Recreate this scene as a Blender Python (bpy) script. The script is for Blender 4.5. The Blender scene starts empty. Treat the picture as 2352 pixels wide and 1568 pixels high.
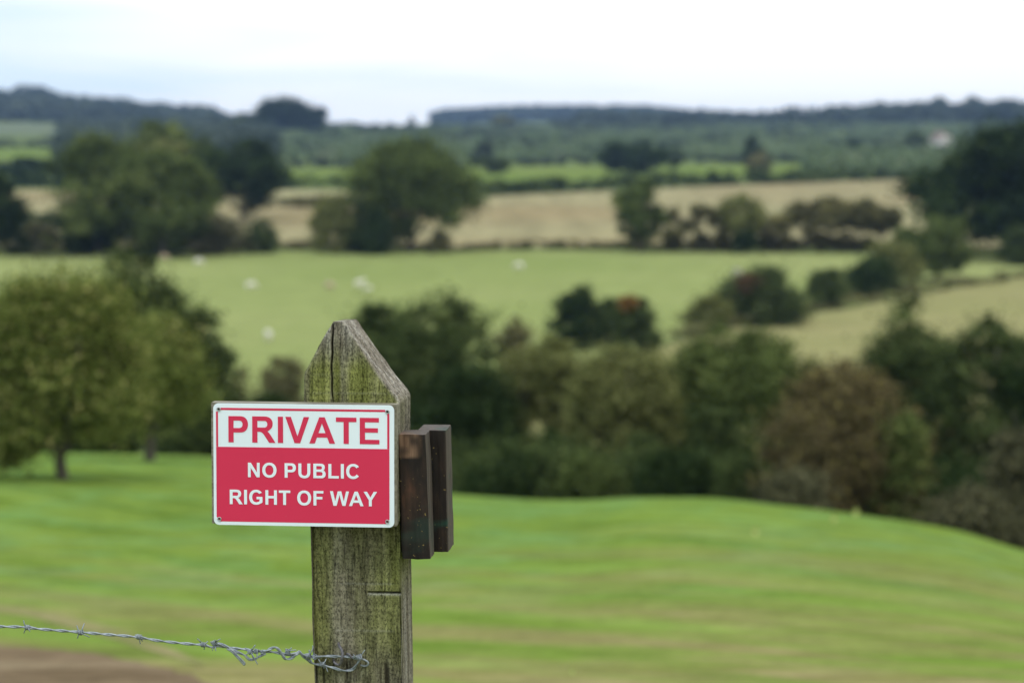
import bpy, math, random
import numpy as np
from mathutils import Vector, Matrix

random.seed(7)
SC = bpy.context.scene
COL = SC.collection
R = math.radians

# ------------------------------------------------------------------ camera
F, PITCH, CX, CY, HOR = 5553.0, math.atan(454/5553.0), 1176.0, 784.0, 330.0   # reference frame is 2352 x 1568
YS = 3.93                                                                    # distance of the sign
cam_d = bpy.data.cameras.new('camera')
cam = bpy.data.objects.new('camera', cam_d); COL.objects.link(cam)
cam_d.lens = 85; cam_d.sensor_width = 36; cam_d.clip_start = 0.1; cam_d.clip_end = 30000
cam.location = (0, 0, 0); cam.rotation_euler = (math.pi/2 - PITCH, 0, 0)
cam_d.dof.use_dof = True
cam_d.dof.focus_distance = 3.95
cam_d.dof.aperture_fstop = 4.5
SC.camera = cam

# ------------------------------------------------------------------ sky, sun, exposure
SC.view_settings.view_transform = 'Standard'; SC.view_settings.look = 'None'
SC.view_settings.exposure = -0.25; SC.view_settings.gamma = 1
SUN_EL, SUN_AZ = R(64), R(200)        # azimuth clockwise from +Y (view direction)
w = bpy.data.worlds.new("World"); SC.world = w; w.use_nodes = True
nt = w.node_tree; nt.nodes.clear()
def N(nt, t, **k):
    n = nt.nodes.new(t)
    for a, b in k.items():
        if a in n.inputs: n.inputs[a].default_value = b
        else: setattr(n, a, b)
    return n
L = lambda nt, a, b: nt.links.new(a, b)
out = N(nt, 'ShaderNodeOutputWorld'); bg = N(nt, 'ShaderNodeBackground'); bg.inputs[1].default_value = 0.1
sky = N(nt, 'ShaderNodeTexSky'); sky.sky_type = 'NISHITA'; sky.sun_disc = False
sky.sun_elevation = SUN_EL; sky.sun_rotation = SUN_AZ
tc = N(nt, 'ShaderNodeTexCoord'); mp = N(nt, 'ShaderNodeMapping'); mp.inputs['Scale'].default_value = (2.2, 2.2, 22)
mp.inputs['Rotation'].default_value = (0, R(-4), 0)
mp.inputs['Location'].default_value = (0.4, 0.3, 0.0)
nz = N(nt, 'ShaderNodeTexNoise'); nz.inputs['Scale'].default_value = 1.7; nz.inputs['Detail'].default_value = 3.0
nz.inputs['Distortion'].default_value = 0.3
rp = N(nt, 'ShaderNodeValToRGB'); rp.color_ramp.elements[0].position = 0.34; rp.color_ramp.elements[1].position = 0.56
rp.color_ramp.elements[0].color = (7.9, 9.3, 10.3, 1); rp.color_ramp.elements[1].color = (11.2, 11.4, 11.5, 1)
sx = N(nt, 'ShaderNodeSeparateXYZ')
# cloud cover thicker (whiter) towards the right and near the horizon
ma = N(nt, 'ShaderNodeMath', operation='MULTIPLY_ADD'); ma.inputs[1].default_value = 0.75
mix = N(nt, 'ShaderNodeMixRGB'); mix.inputs[0].default_value = 0.93
L(nt, tc.outputs['Generated'], mp.inputs[0]); L(nt, mp.outputs[0], nz.inputs['Vector'])
L(nt, tc.outputs['Generated'], sx.inputs[0]); L(nt, sx.outputs[0], ma.inputs[0]); L(nt, nz.outputs[0], ma.inputs[2])
mh = N(nt, 'ShaderNodeMapRange'); mh.inputs[1].default_value = 0.0; mh.inputs[2].default_value = 0.030; mh.inputs[3].default_value = 0.22; mh.inputs[4].default_value = 0.0
L(nt, sx.outputs[2], mh.inputs[0])
ad = N(nt, 'ShaderNodeMath', operation='ADD'); L(nt, ma.outputs[0], ad.inputs[0]); L(nt, mh.outputs[0], ad.inputs[1]); L(nt, ad.outputs[0], rp.inputs[0])
L(nt, sky.outputs[0], mix.inputs[1]); L(nt, rp.outputs[0], mix.inputs[2])
# an overcast sky is brighter overhead than at the horizon
zb = N(nt, 'ShaderNodeMapRange'); zb.inputs[1].default_value = 0.05; zb.inputs[2].default_value = 1.0; zb.inputs[3].default_value = 0.134; zb.inputs[4].default_value = 0.235
L(nt, sx.outputs[2], zb.inputs[0]); L(nt, zb.outputs[0], bg.inputs[1])
L(nt, mix.outputs[0], bg.inputs[0]); L(nt, bg.outputs[0], out.inputs[0])

sl = bpy.data.lights.new('sun', 'SUN'); sl.energy = 1.5; sl.angle = R(11); sl.color = (1.0, 0.96, 0.9)
so = bpy.data.objects.new('sun', sl); COL.objects.link(so)
sd = Vector((math.sin(SUN_AZ)*math.cos(SUN_EL), math.cos(SUN_AZ)*math.cos(SUN_EL), math.sin(SUN_EL)))
so.rotation_euler = (-sd).to_track_quat('-Z', 'Y').to_euler(); so.location = (0, 0, 30)

# ------------------------------------------------------------------ projection helpers (only to read real positions off the photo)
cp, sp_ = math.cos(PITCH), math.sin(PITCH)
def at(px, py, Y):
    """point at forward distance Y seen at photo position px, py"""
    a, b = (px - CX)/F, (CY - py)/F
    dy = cp + b*sp_; dz = -sp_ + b*cp
    return Vector((a/dy*Y, Y, dz/dy*Y))
def slope(py):
    return at(CX, py, 1.0).z
def ux(px, Y=1.0):
    return (px - CX)/F*Y

# ------------------------------------------------------------------ terrain
def pchip(x, y, xi):
    x = np.asarray(x, float); y = np.asarray(y, float); xi = np.clip(np.asarray(xi, float), x[0], x[-1])
    h = np.diff(x); m = np.diff(y)/h
    d = np.zeros_like(y)
    for i in range(1, len(x)-1):
        if m[i-1]*m[i] > 0:
            w1 = 2*h[i]+h[i-1]; w2 = h[i]+2*h[i-1]
            d[i] = (w1+w2)/(w1/m[i-1]+w2/m[i])
    d[0] = m[0]; d[-1] = m[-1]
    k = np.clip(np.searchsorted(x, xi, side='right')-1, 0, len(x)-2)
    t = (xi-x[k])/h[k]
    return ((1+2*t)*(1-t)**2*y[k] + t*(1-t)**2*h[k]*d[k] + t*t*(3-2*t)*y[k+1] + t*t*(t-1)*h[k]*d[k+1])
Z0 = -1.65
T14 = slope(1568)
COLS = [-900, 0, 480, 760, 1050, 1298, 1478, 1600, 1800, 1960, 2200, 2352, 2800, 3600]
CREST = {-900:(60,1085), 0:(70,1040), 480:(70,1050), 760:(64,1100), 1050:(55,1137), 1298:(52,1150), 1478:(49,1144), 1600:(48,1144),
         1800:(46,1162), 1960:(45,1181), 2200:(43,1218), 2352:(42,1262), 2800:(40,1350), 3600:(40,1400)}
COMMON = [(115,-15.5),(150,-17.0),(180,-17.2),(250,-16.4),(330,-15.0),(450,-13.6),(600,-11.3),(700,-10.0),(900,-7.2),(1100,-3.0),(1400,3.0),(1800,10.5)]
FAR = {-900:[(2200,20),(2700,42),(4000,20),(7000,0)], 0:[(2200,20),(2700,40),(4000,20),(7000,0)], 480:[(2200,14),(2700,18),(4000,8),(7000,0)],
       760:[(1950,12),(2600,6),(4000,14),(7000,0)], 1050:[(1950,12.5),(2600,8),(4000,37),(7000,0)], 1298:[(1950,12.5),(2600,8),(4000,43),(7000,0)],
       1478:[(1950,13),(2600,8),(4000,41),(7000,0)], 1600:[(1950,13),(2600,8),(4000,34),(7000,0)], 1800:[(1950,14),(2600,12),(4000,28),(7000,0)],
       1960:[(2000,15),(2400,18),(4000,25),(7000,0)], 2200:[(2000,16),(2400,22),(4000,25),(7000,0)], 2352:[(2000,17),(2400,24),(4000,25),(7000,0)],
       2800:[(2000,20),(2400,32),(4000,25),(7000,0)], 3600:[(2000,20),(2400,32),(4000,25),(7000,0)]}
LD = np.linspace(math.log(14), math.log(7000), 420)
tab = []
for c in COLS:
    dc, yc = CREST[c]; tcst = slope(yc)
    pts = [(14.0, T14)]
    for q in (0.12, 0.25, 0.4, 0.6, 0.8):
        d = 14+(dc-14)*q
        pts.append((d, tcst+(T14-tcst)*(1-q)**2.1))
    pts.append((dc, tcst))
    pts.append((dc*1.07, tcst-0.0007)); pts.append((dc*1.2, tcst-0.0065))
    if dc*1.45 < 112: pts.append((dc*1.45, min(tcst-0.0135, -0.143)))
    pts += [(d, z/d) for d, z in COMMON+FAR[c]]
    tab.append(pchip([math.log(p[0]) for p in pts], [p[1] for p in pts], LD))
tab = np.array(tab)
CG = np.linspace(COLS[0], COLS[-1], 300)
TAB = np.array([pchip(COLS, tab[:, j], CG) for j in range(len(LD))]).T      # [col, dist]
def terrain(x, y):
    x = np.asarray(x, float); y = np.asarray(y, float)
    ys = np.maximum(y, 14.0)
    c = np.clip(CX + x/ys*F, CG[0], CG[-1]); l = np.clip(np.log(ys), LD[0], LD[-1]-1e-9)
    fc = (c-CG[0])/(CG[1]-CG[0]); ic = np.clip(fc.astype(int), 0, len(CG)-2); fc = fc-ic
    fl = (l-LD[0])/(LD[1]-LD[0]); il = np.clip(fl.astype(int), 0, len(LD)-2); fl = fl-il
    t = (TAB[ic,il]*(1-fc)*(1-fl)+TAB[ic+1,il]*fc*(1-fl)+TAB[ic,il+1]*(1-fc)*fl+TAB[ic+1,il+1]*fc*fl)
    z = t*ys
    zn = Z0 + (T14*14-Z0)*np.clip(y, 0, 14)/14.0
    return np.where(y < 14, zn, z)
def tz(x, y): return float(terrain(np.array([x]), np.array([y]))[0])
def ground_hit(px, py):
    prev = None
    for d in np.exp(np.linspace(math.log(3), math.log(3000), 3000)):
        p = at(px, py, d)
        if p.z <= tz(p.x, p.y): return p
    return None

# ------------------------------------------------------------------ mesh helpers
def tag(o, label=None, cat=None, group=None, kind=None):
    if label: o['label'] = label
    if cat: o['category'] = cat
    if group: o['group'] = group
    if kind: o['kind'] = kind
    return o
def empty(name, loc, label, cat, group=None, rot=(0,0,0)):
    o = bpy.data.objects.new(name, None); COL.objects.link(o); o.location = loc; o.rotation_euler = rot
    o.empty_display_size = 0.2
    return tag(o, label, cat, group)
def mesh_obj(name, V, Fc, mat, parent=None, smooth=False, tone=None):
    """V: (n,3) array; Fc: (m,k) array or list of polygons"""
    me = bpy.data.meshes.new(name)
    V = np.asarray(V, dtype=np.float32)
    if isinstance(Fc, np.ndarray):
        m, k = Fc.shape
        me.vertices.add(len(V)); me.vertices.foreach_set('co', V.ravel())
        me.loops.add(m*k); me.loops.foreach_set('vertex_index', Fc.astype(np.int32).ravel())
        me.polygons.add(m); me.polygons.foreach_set('loop_start', np.arange(0, m*k, k, dtype=np.int32))
        me.update(calc_edges=True)
    else:
        me.from_pydata([tuple(v) for v in V], [], Fc); me.update()
    if tone is not None:
        a = me.attributes.new('tone', 'FLOAT', 'POINT'); a.data.foreach_set('value', np.asarray(tone, dtype=np.float32))
    if smooth: me.polygons.foreach_set('use_smooth', np.ones(len(me.polygons), dtype=bool))
    if mat: me.materials.append(mat)
    me.validate()
    o = bpy.data.objects.new(name, me); COL.objects.link(o)
    if parent: o.parent = parent
    return o
def grid_faces(nr, nc, wrap=False):
    i = np.arange(nr-1)[:, None]; j = np.arange(nc if wrap else nc-1)[None, :]
    a = i*nc+j; b = i*nc+(j+1) % nc
    return np.stack([a, b, b+nc, a+nc], -1).reshape(-1, 4)
def tube(points, r, n=8, cap=True):
    """swept tube; r scalar or per point -> V, F lists"""
    P = [Vector(p) for p in points]; m = len(P)
    rr = r if hasattr(r, '__len__') else [r]*m
    V = []; Fc = []
    t0 = (P[1]-P[0]).normalized(); nrm = t0.orthogonal().normalized()
    for i in range(m):
        t = (P[min(i+1, m-1)]-P[max(i-1, 0)]).normalized()
        nrm = (nrm - t*nrm.dot(t)); nrm = nrm.normalized() if nrm.length > 1e-9 else t.orthogonal().normalized()
        b = t.cross(nrm)
        for k in range(n):
            a = 2*math.pi*k/n
            V.append(P[i]+(nrm*math.cos(a)+b*math.sin(a))*rr[i])
    for i in range(m-1):
        for k in range(n):
            Fc.append((i*n+k, i*n+(k+1) % n, (i+1)*n+(k+1) % n, (i+1)*n+k))
    if cap:
        Fc.append(tuple(range(n))[::-1]); Fc.append(tuple(range((m-1)*n, m*n)))
    return V, Fc
class MB:
    def __init__(s): s.V = []; s.F = []
    def add(s, V, Fc):
        o = len(s.V); s.V += [tuple(v) for v in V]; s.F += [tuple(i+o for i in f) for f in Fc]; return s
    def build(s, name, mat, parent=None, smooth=False):
        return mesh_obj(name, np.array(s.V), s.F, mat, parent, smooth)
def catmull(pts, n=8):
    P = [Vector(p) for p in pts]; out = []
    for i in range(len(P)-1):
        p0 = P[max(i-1, 0)]; p1 = P[i]; p2 = P[i+1]; p3 = P[min(i+2, len(P)-1)]
        for k in range(n):
            t = k/n
            out.append(0.5*((2*p1)+(-p0+p2)*t+(2*p0-5*p1+4*p2-p3)*t*t+(-p0+3*p1-3*p2+p3)*t**3))
    out.append(P[-1]); return out

# ------------------------------------------------------------------ materials
def new_mat(name):
    m = bpy.data.materials.new(name); m.use_nodes = True; nt = m.node_tree; nt.nodes.clear()
    return m, nt, N(nt, 'ShaderNodeOutputMaterial')
def ramp(nt, fac, stops):
    r = N(nt, 'ShaderNodeValToRGB'); e = r.color_ramp.elements
    while len(e) < len(stops): e.new(0.5)
    for i, (p, c) in enumerate(stops):
        e[i].position = p; e[i].color = (*c, 1) if hasattr(c, '__len__') else (c, c, c, 1)
    L(nt, fac, r.inputs[0]); return r.outputs[0]
def noise(nt, vec, scale, detail=4, rough=0.55, dist=0.0):
    n = N(nt, 'ShaderNodeTexNoise'); n.inputs['Scale'].default_value = scale; n.inputs['Detail'].default_value = detail
    n.inputs['Roughness'].default_value = rough; n.inputs['Distortion'].default_value = dist
    if vec is not None: L(nt, vec, n.inputs['Vector'])
    return n.outputs[0]
def mapping(nt, src, scale=(1,1,1), rot=(0,0,0), loc=(0,0,0)):
    m = N(nt, 'ShaderNodeMapping'); m.inputs['Scale'].default_value = scale; m.inputs['Rotation'].default_value = rot
    m.inputs['Location'].default_value = loc; L(nt, src, m.inputs[0]); return m.outputs[0]
def mixc(nt, f, a, b, mode='MIX'):
    m = N(nt, 'ShaderNodeMixRGB'); m.blend_type = mode
    for i, v in ((0, f), (1, a), (2, b)):
        if hasattr(v, 'is_linked') or isinstance(v, bpy.types.NodeSocket): L(nt, v, m.inputs[i])
        elif i == 0: m.inputs[0].default_value = v
        else: m.inputs[i].default_value = (*v, 1)
    return m.outputs[0]
def mth(nt, op, a, b=0.0, c=None):
    m = N(nt, 'ShaderNodeMath', operation=op)
    for i, v in enumerate((a, b, c)):
        if v is None: continue
        if isinstance(v, bpy.types.NodeSocket): L(nt, v, m.inputs[i])
        else: m.inputs[i].default_value = v
    return m.outputs[0]
def principled(nt, out, col, rough=0.8, metal=0.0, bump=None, bstr=0.3, bdist=0.01, spec=0.3):
    p = N(nt, 'ShaderNodeBsdfPrincipled')
    if isinstance(col, bpy.types.NodeSocket): L(nt, col, p.inputs['Base Color'])
    else: p.inputs['Base Color'].default_value = (*col, 1)
    if isinstance(rough, bpy.types.NodeSocket): L(nt, rough, p.inputs['Roughness'])
    else: p.inputs['Roughness'].default_value = rough
    p.inputs['Metallic'].default_value = metal
    p.inputs['Specular IOR Level'].default_value = spec
    if bump is not None:
        b = N(nt, 'ShaderNodeBump'); b.inputs['Strength'].default_value = bstr; b.inputs['Distance'].default_value = bdist
        L(nt, bump, b.inputs['Height']); L(nt, b.outputs[0], p.inputs['Normal'])
    L(nt, p.outputs[0], out.inputs[0]); return p
def geo_pos(nt): return N(nt, 'ShaderNodeNewGeometry').outputs['Position']
def obj_co(nt): return N(nt, 'ShaderNodeTexCoord').outputs['Object']

def foliage(name, a, b, c=None, transl=0.14, hi=0.0):
    """leaf colour runs from a to b by clump, with a share of c leaves"""
    m, nt, out = new_mat(name)
    at_ = N(nt, 'ShaderNodeAttribute'); at_.attribute_name = 'tone'
    st = [(0.0, a), (0.75, b), (1.0, c if c else tuple(v*1.25 for v in b))]
    col = ramp(nt, at_.outputs['Fac'], st)
    d = N(nt, 'ShaderNodeBsdfDiffuse'); t = N(nt, 'ShaderNodeBsdfTranslucent'); g = N(nt, 'ShaderNodeBsdfGlossy'); g.inputs['Roughness'].default_value = 0.55
    g.inputs['Color'].default_value = (1, 1, 1, 1)
    L(nt, col, d.inputs[0]); L(nt, col, t.inputs[0])
    mx = N(nt, 'ShaderNodeMixShader'); mx.inputs[0].default_value = transl
    L(nt, d.outputs[0], mx.inputs[1]); L(nt, t.outputs[0], mx.inputs[2])
    m2 = N(nt, 'ShaderNodeMixShader'); m2.inputs[0].default_value = hi*0.3
    L(nt, mx.outputs[0], m2.inputs[1]); L(nt, g.outputs[0], m2.inputs[2])
    L(nt, m2.outputs[0], out.inputs[0]); return m
FOL = {
 'dark':   foliage('dark_leaves',   (0.020,0.031,0.011), (0.078,0.106,0.034), (0.14,0.17,0.058)),
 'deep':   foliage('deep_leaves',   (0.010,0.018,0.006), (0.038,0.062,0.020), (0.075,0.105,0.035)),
 'mid':    foliage('mid_leaves',    (0.034,0.048,0.014), (0.120,0.155,0.046), (0.20,0.235,0.075)),
 'olive':  foliage('olive_leaves',  (0.052,0.060,0.018), (0.200,0.212,0.072), (0.33,0.33,0.13)),
 'yellow': foliage('yellow_leaves', (0.045,0.060,0.013), (0.200,0.238,0.060), (0.42,0.38,0.14)),
 'brown':  foliage('brown_leaves',  (0.060,0.048,0.026), (0.130,0.098,0.054), (0.19,0.13,0.05)),
 'bronze': foliage('bronze_leaves', (0.045,0.040,0.017), (0.165,0.130,0.064), (0.27,0.23,0.07)),
 'drab':   foliage('drab_leaves',   (0.045,0.044,0.020), (0.185,0.175,0.080), (0.28,0.25,0.10)),
 'dun':    foliage('dun_leaves', (0.034,0.036,0.018), (0.125,0.122,0.064), (0.19,0.175,0.09)),
 'orange': foliage('orange_leaves', (0.10,0.07,0.02), (0.28,0.14,0.045), (0.36,0.20,0.06)),
 'red':    foliage('red_leaves',    (0.05,0.035,0.018), (0.125,0.062,0.038), (0.16,0.10,0.05)),
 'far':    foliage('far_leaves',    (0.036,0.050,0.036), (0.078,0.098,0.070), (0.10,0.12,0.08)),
 'scrub':  foliage('scrub_leaves',  (0.095,0.130,0.066), (0.140,0.185,0.092), (0.20,0.20,0.12)),
}
mBark, nt, out = new_mat('bark')
oc = obj_co(nt); nn = noise(nt, mapping(nt, oc, (6,6,1.2)), 2.0, 5)
principled(nt, out, ramp(nt, nn, [(0.3, (0.035,0.03,0.022)), (0.7, (0.13,0.115,0.085))]), 0.9, bump=nn, bstr=0.6, bdist=0.03)

def ground_mat(name, stops, scale, streak=None, fine=None, bump=0.03):
    m, nt, out = new_mat(name); p = geo_pos(nt)
    n1 = noise(nt, p, scale, 6, 0.6)
    col = ramp(nt, n1, stops)
    if fine:
        n2 = noise(nt, p, fine[0], 3)
        col = mixc(nt, fine[1], col, ramp(nt, n2, [(0.3, 0.55), (0.7, 1.35)]), 'MULTIPLY')
    principled(nt, out, col, 0.95, bump=noise(nt, p, scale*6, 4), bstr=0.4, bdist=bump, spec=0.0)
    return m
mGround = ground_mat('rough_grassland', [(0.3,(0.07,0.10,0.035)),(0.55,(0.12,0.15,0.055)),(0.75,(0.17,0.17,0.08))], 0.05, fine=(1.2,0.5))
mPasture = ground_mat('pasture_grass', [(0.25,(0.160,0.196,0.062)),(0.5,(0.192,0.221,0.078)),(0.8,(0.228,0.240,0.098))], 0.018, fine=(0.35,0.25))
mField2 = ground_mat('dry_meadow_grass', [(0.3,(0.170,0.172,0.066)),(0.55,(0.212,0.200,0.088)),(0.8,(0.255,0.215,0.108))], 0.03, fine=(0.4,0.3))
mStrip = ground_mat('distant_pasture', [(0.3,(0.095,0.140,0.032)),(0.7,(0.14,0.17,0.045))], 0.012)
mGrey = ground_mat('distant_fallow', [(0.3,(0.09,0.115,0.07)),(0.7,(0.13,0.145,0.09))], 0.01)
# stubble: drill lines
m, nt, out = new_mat('stubble'); p = geo_pos(nt)
c1 = ramp(nt, noise(nt, p, 0.012, 5), [(0.3,(0.205,0.162,0.086)),(0.5,(0.225,0.198,0.108)),(0.72,(0.25,0.235,0.125))])
c2 = ramp(nt, noise(nt, mapping(nt, p, (0.25,0.02,1), (0,0,R(-20))), 1.0, 4), [(0.35, 0.82), (0.65, 1.15)])
principled(nt, out, mixc(nt, 0.9, c1, c2, 'MULTIPLY'), 0.95, spec=0.0); mStubble = m
# lawn: mown turf with dry streaks along the mowing direction
m, nt, out = new_mat('mown_lawn'); p = geo_pos(nt)
rz = math.atan2(1.2, 1.0)
pr = mapping(nt, mapping(nt, p, (1,1,1), (0,0,rz)), (0.05,0.62,1))
s1 = noise(nt, pr, 1.0, 5, 0.62, 0.06)
pr2 = mapping(nt, mapping(nt, p, (1,1,1), (0,0,rz+0.1)), (0.16,1.1,1), loc=(7,3,0))
s2 = noise(nt, pr2, 1.0, 3, 0.6, 0.1)
big = noise(nt, mapping(nt, p, (1,1,1), loc=(3,11,0)), 0.09, 3)
base = ramp(nt, s2, [(0.28,(0.070,0.115,0.017)),(0.42,(0.106,0.160,0.027)),(0.55,(0.132,0.190,0.035)),(0.72,(0.146,0.218,0.046)),(0.85,(0.155,0.225,0.060))])
sy = N(nt, 'ShaderNodeSeparateXYZ'); L(nt, p, sy.inputs[0])
near = mth(nt, 'SUBTRACT', 1.0, mth(nt, 'MULTIPLY', mth(nt, 'SUBTRACT', sy.outputs[1], 17.0), 1/20.0)); 
nearc = N(nt, 'ShaderNodeClamp'); L(nt, near, nearc.inputs[0])
dry = mth(nt, 'MULTIPLY', ramp(nt, s1, [(0.44, 0.0), (0.57, 1.0)]), mth(nt, 'MULTIPLY', nearc.outputs[0], 0.80))
dryc = ramp(nt, noise(nt, p, 1.3, 3), [(0.3,(0.165,0.145,0.055)),(0.7,(0.225,0.18,0.092))])
# ranker, bluer clover patches further down the slope
cy_ = N(nt, 'ShaderNodeMapRange'); cy_.inputs[1].default_value = 20.0; cy_.inputs[2].default_value = 30.0; L(nt, sy.outputs[1], cy_.inputs[0])
cl_n = noise(nt, mapping(nt, p, (1,1,1), (0,0,rz)), 0.55, 5, 0.65, 0.6)
clv = mth(nt, 'MULTIPLY', ramp(nt, cl_n, [(0.47, 0.0), (0.60, 1.0)]), mth(nt, 'MULTIPLY', cy_.outputs[0], 0.7))
base = mixc(nt, clv, base, ramp(nt, noise(nt, p, 2.2, 4), [(0.3,(0.065,0.130,0.030)),(0.55,(0.120,0.215,0.068)),(0.75,(0.165,0.26,0.10))]))
col = mixc(nt, dry, base, dryc)
col = mixc(nt, 0.55, col, ramp(nt, noise(nt, p, 1.5, 5, 0.65), [(0.30, 0.62), (0.5, 1.0), (0.70, 1.32)]), 'MULTIPLY')
col = mixc(nt, 0.35, col, ramp(nt, noise(nt, p, 9.0, 3), [(0.3, 0.6), (0.7, 1.4)]), 'MULTIPLY')
principled(nt, out, col, 0.9, bump=noise(nt, p, 14.0, 4), bstr=0.5, bdist=0.03, spec=0.0); mLawn = m
mDirt = ground_mat('bare_soil', [(0.3,(0.100,0.072,0.042)),(0.5,(0.150,0.110,0.068)),(0.75,(0.20,0.158,0.098))], 0.8, fine=(6,0.5))
mWorn = ground_mat('worn_turf', [(0.3,(0.135,0.145,0.05)),(0.5,(0.185,0.175,0.075)),(0.75,(0.23,0.195,0.10))], 0.6, fine=(5,0.4))

# ------------------------------------------------------------------ the setting: ground and fields
rad = np.concatenate([[0.0], np.exp(np.linspace(math.log(1.5), math.log(6800), 620))])
ang = np.concatenate([np.linspace(-14.5, 14.5, 420), np.linspace(14.5, 345.5, 132)[1:-1]])*math.pi/180
AA, RR = np.meshgrid(ang, rad)
X = RR*np.sin(AA); Y = RR*np.cos(AA)
V = np.stack([X, Y, terrain(X, Y)], -1).reshape(-1, 3)
g = mesh_obj('ground', V, grid_faces(len(rad), len(ang), wrap=True), mGround, smooth=True); tag(g, kind='structure')

def sheet(name, mat, near, far, n=60, m=60, off=0.1):
    """a field laid on the terrain between a near and a far boundary, each a list of (column, distance)"""
    c0 = np.linspace(near[0][0], near[-1][0], n)
    dn = np.interp(c0, [p[0] for p in near], [p[1] for p in near]); df = np.interp(c0, [p[0] for p in far], [p[1] for p in far])
    t = np.linspace(0, 1, m)[:, None]
    D = dn[None, :]*(df/dn)[None, :]**t if near[0][1] > 0.5 else dn[None, :]+(df-dn)[None, :]*t
    Xs = (c0[None, :]-CX)/F*D; Zs = terrain(Xs, D)+off
    o = mesh_obj(name, np.stack([Xs, D+0*Xs, Zs], -1).reshape(-1, 3), grid_faces(m, n), mat, smooth=True)
    return tag(o, kind='structure')
# lawn: a sheet from behind the camera to just over the crest
cl = np.linspace(-4200, 6400, 420)
dl = np.interp(cl, COLS, [CREST[c][0] for c in COLS]) + 7.0
tt = np.linspace(0, 1, 220)[:, None]
Dl = 13.0+(dl[None, :]-13.0)*tt
Xl = (cl[None, :]-CX)/F*Dl
# widen towards the camera so the lawn keeps its sides when seen from a step aside
Xw = Xl.copy()
V1 = np.stack([Xw, Dl, terrain(Xw, Dl)+0.02], -1)
yn = np.linspace(-6, 13.0, 40)[:-1][:, None]
Xn = np.repeat(Xl[:1], len(yn), 0) + np.sign(cl-CX)[None, :]*0; Yn = np.repeat(yn, len(cl), 1)
V0 = np.stack([Xn, Yn, terrain(Xn, Yn)+0.02], -1)
VL = np.concatenate([V0, V1], 0)
tag(mesh_obj('lawn', VL.reshape(-1, 3), grid_faces(VL.shape[0], VL.shape[1]), mLawn, smooth=True), kind='structure')

sheet('pasture', mPasture, [(-3600,95),(-600,120),(500,150),(1200,185),(1480,200),(1640,222),(1950,245),(2352,290),(2700,318)],
      [(-3600,320),(-600,326),(640,336),(1400,336),(1950,328),(2352,332),(2700,335)], 140, 90, 0.12)
sheet('dry_meadow', mField2, [(1150,125),(2000,125),(4200,125)], [(1150,180),(1480,196),(1640,218),(1950,241),(2352,285),(2700,312),(4200,322)], 60, 60, 0.12)
sheet('stubble_field', mStubble, [(-3600,345),(1400,345),(2100,345),(4600,345)], [(-3600,585),(800,590),(1030,500),(1100,545),(1500,600),(2130,690),(4600,760)], 150, 70, 0.15)
sheet('far_pasture', mStrip, [(-200,640),(640,625),(1030,640),(2100,735)], [(-200,720),(640,800),(1030,820),(2100,880)], 60, 30, 0.25)
sheet('upper_pasture', mStrip, [(-400,930),(200,930)], [(-400,1130),(200,1130)], 30, 20, 0.3)
sheet('fallow_field', mGrey, [(-500,1500),(260,1560)], [(-500,2080),(260,2050)], 30, 20, 0.3)

def patch(name, mat, pts, off, n=26):
    """ground patch whose outline is given by photo points on the lawn, rounded, laid 2 cm proud"""
    W = [ground_hit(*p) for p in pts]
    W = [(q.x, q.y) for q in W]
    W = catmull([(a, b, 0) for a, b in W]+[(W[0][0], W[0][1], 0)], 6)[:-1]
    rnd = random.Random(3)
    cx = sum(p.x for p in W)/len(W); cy = sum(p.y for p in W)/len(W)
    rings = 14; Vv = []
    for i in range(rings+1):
        t = max(i/rings, 1e-3)
        for p in W:
            j = 1+rnd.uniform(-0.045, 0.02)*(i == rings)
            x = cx+(p.x-cx)*t*j; y = cy+(p.y-cy)*t*j
            Vv.append((x, y, tz(x, y)+off))
    o = mesh_obj(name, np.array(Vv), grid_faces(rings+1, len(W), wrap=True), mat, smooth=True)
    return tag(o, kind='structure')
def strip(name, mat, up, lo, off):
    U_ = catmull([(ground_hit(*p).x, ground_hit(*p).y, 0) for p in up], 8); D_ = catmull([(ground_hit(*p).x, ground_hit(*p).y, 0) for p in lo], 8)
    rows_ = []
    for t in np.linspace(0, 1, 9):
        rows_.append([(a.x+(b.x-a.x)*t, a.y+(b.y-a.y)*t) for a, b in zip(U_, D_)])
    A_ = np.array(rows_); Vv = np.concatenate([A_, (terrain(A_[..., 0], A_[..., 1])+off)[..., None]], -1).reshape(-1, 3)
    return tag(mesh_obj(name, Vv, grid_faces(A_.shape[0], A_.shape[1]), mat, smooth=True), kind='structure')
strip('worn_track', mWorn, [(-220,1388),(-60,1394),(60,1401),(180,1426),(290,1456),(390,1494),(470,1530)], [(-220,1402),(-60,1408),(60,1420),(170,1450),(270,1478),(370,1508),(460,1536)], 0.024)
patch('bare_soil', mDirt, [(-900,1400),(-500,1430),(-160,1476),(40,1491),(230,1511),(360,1538),(470,1570),(560,1630),(300,1760),(-120,1720),(-700,1600)], 0.028)

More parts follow.
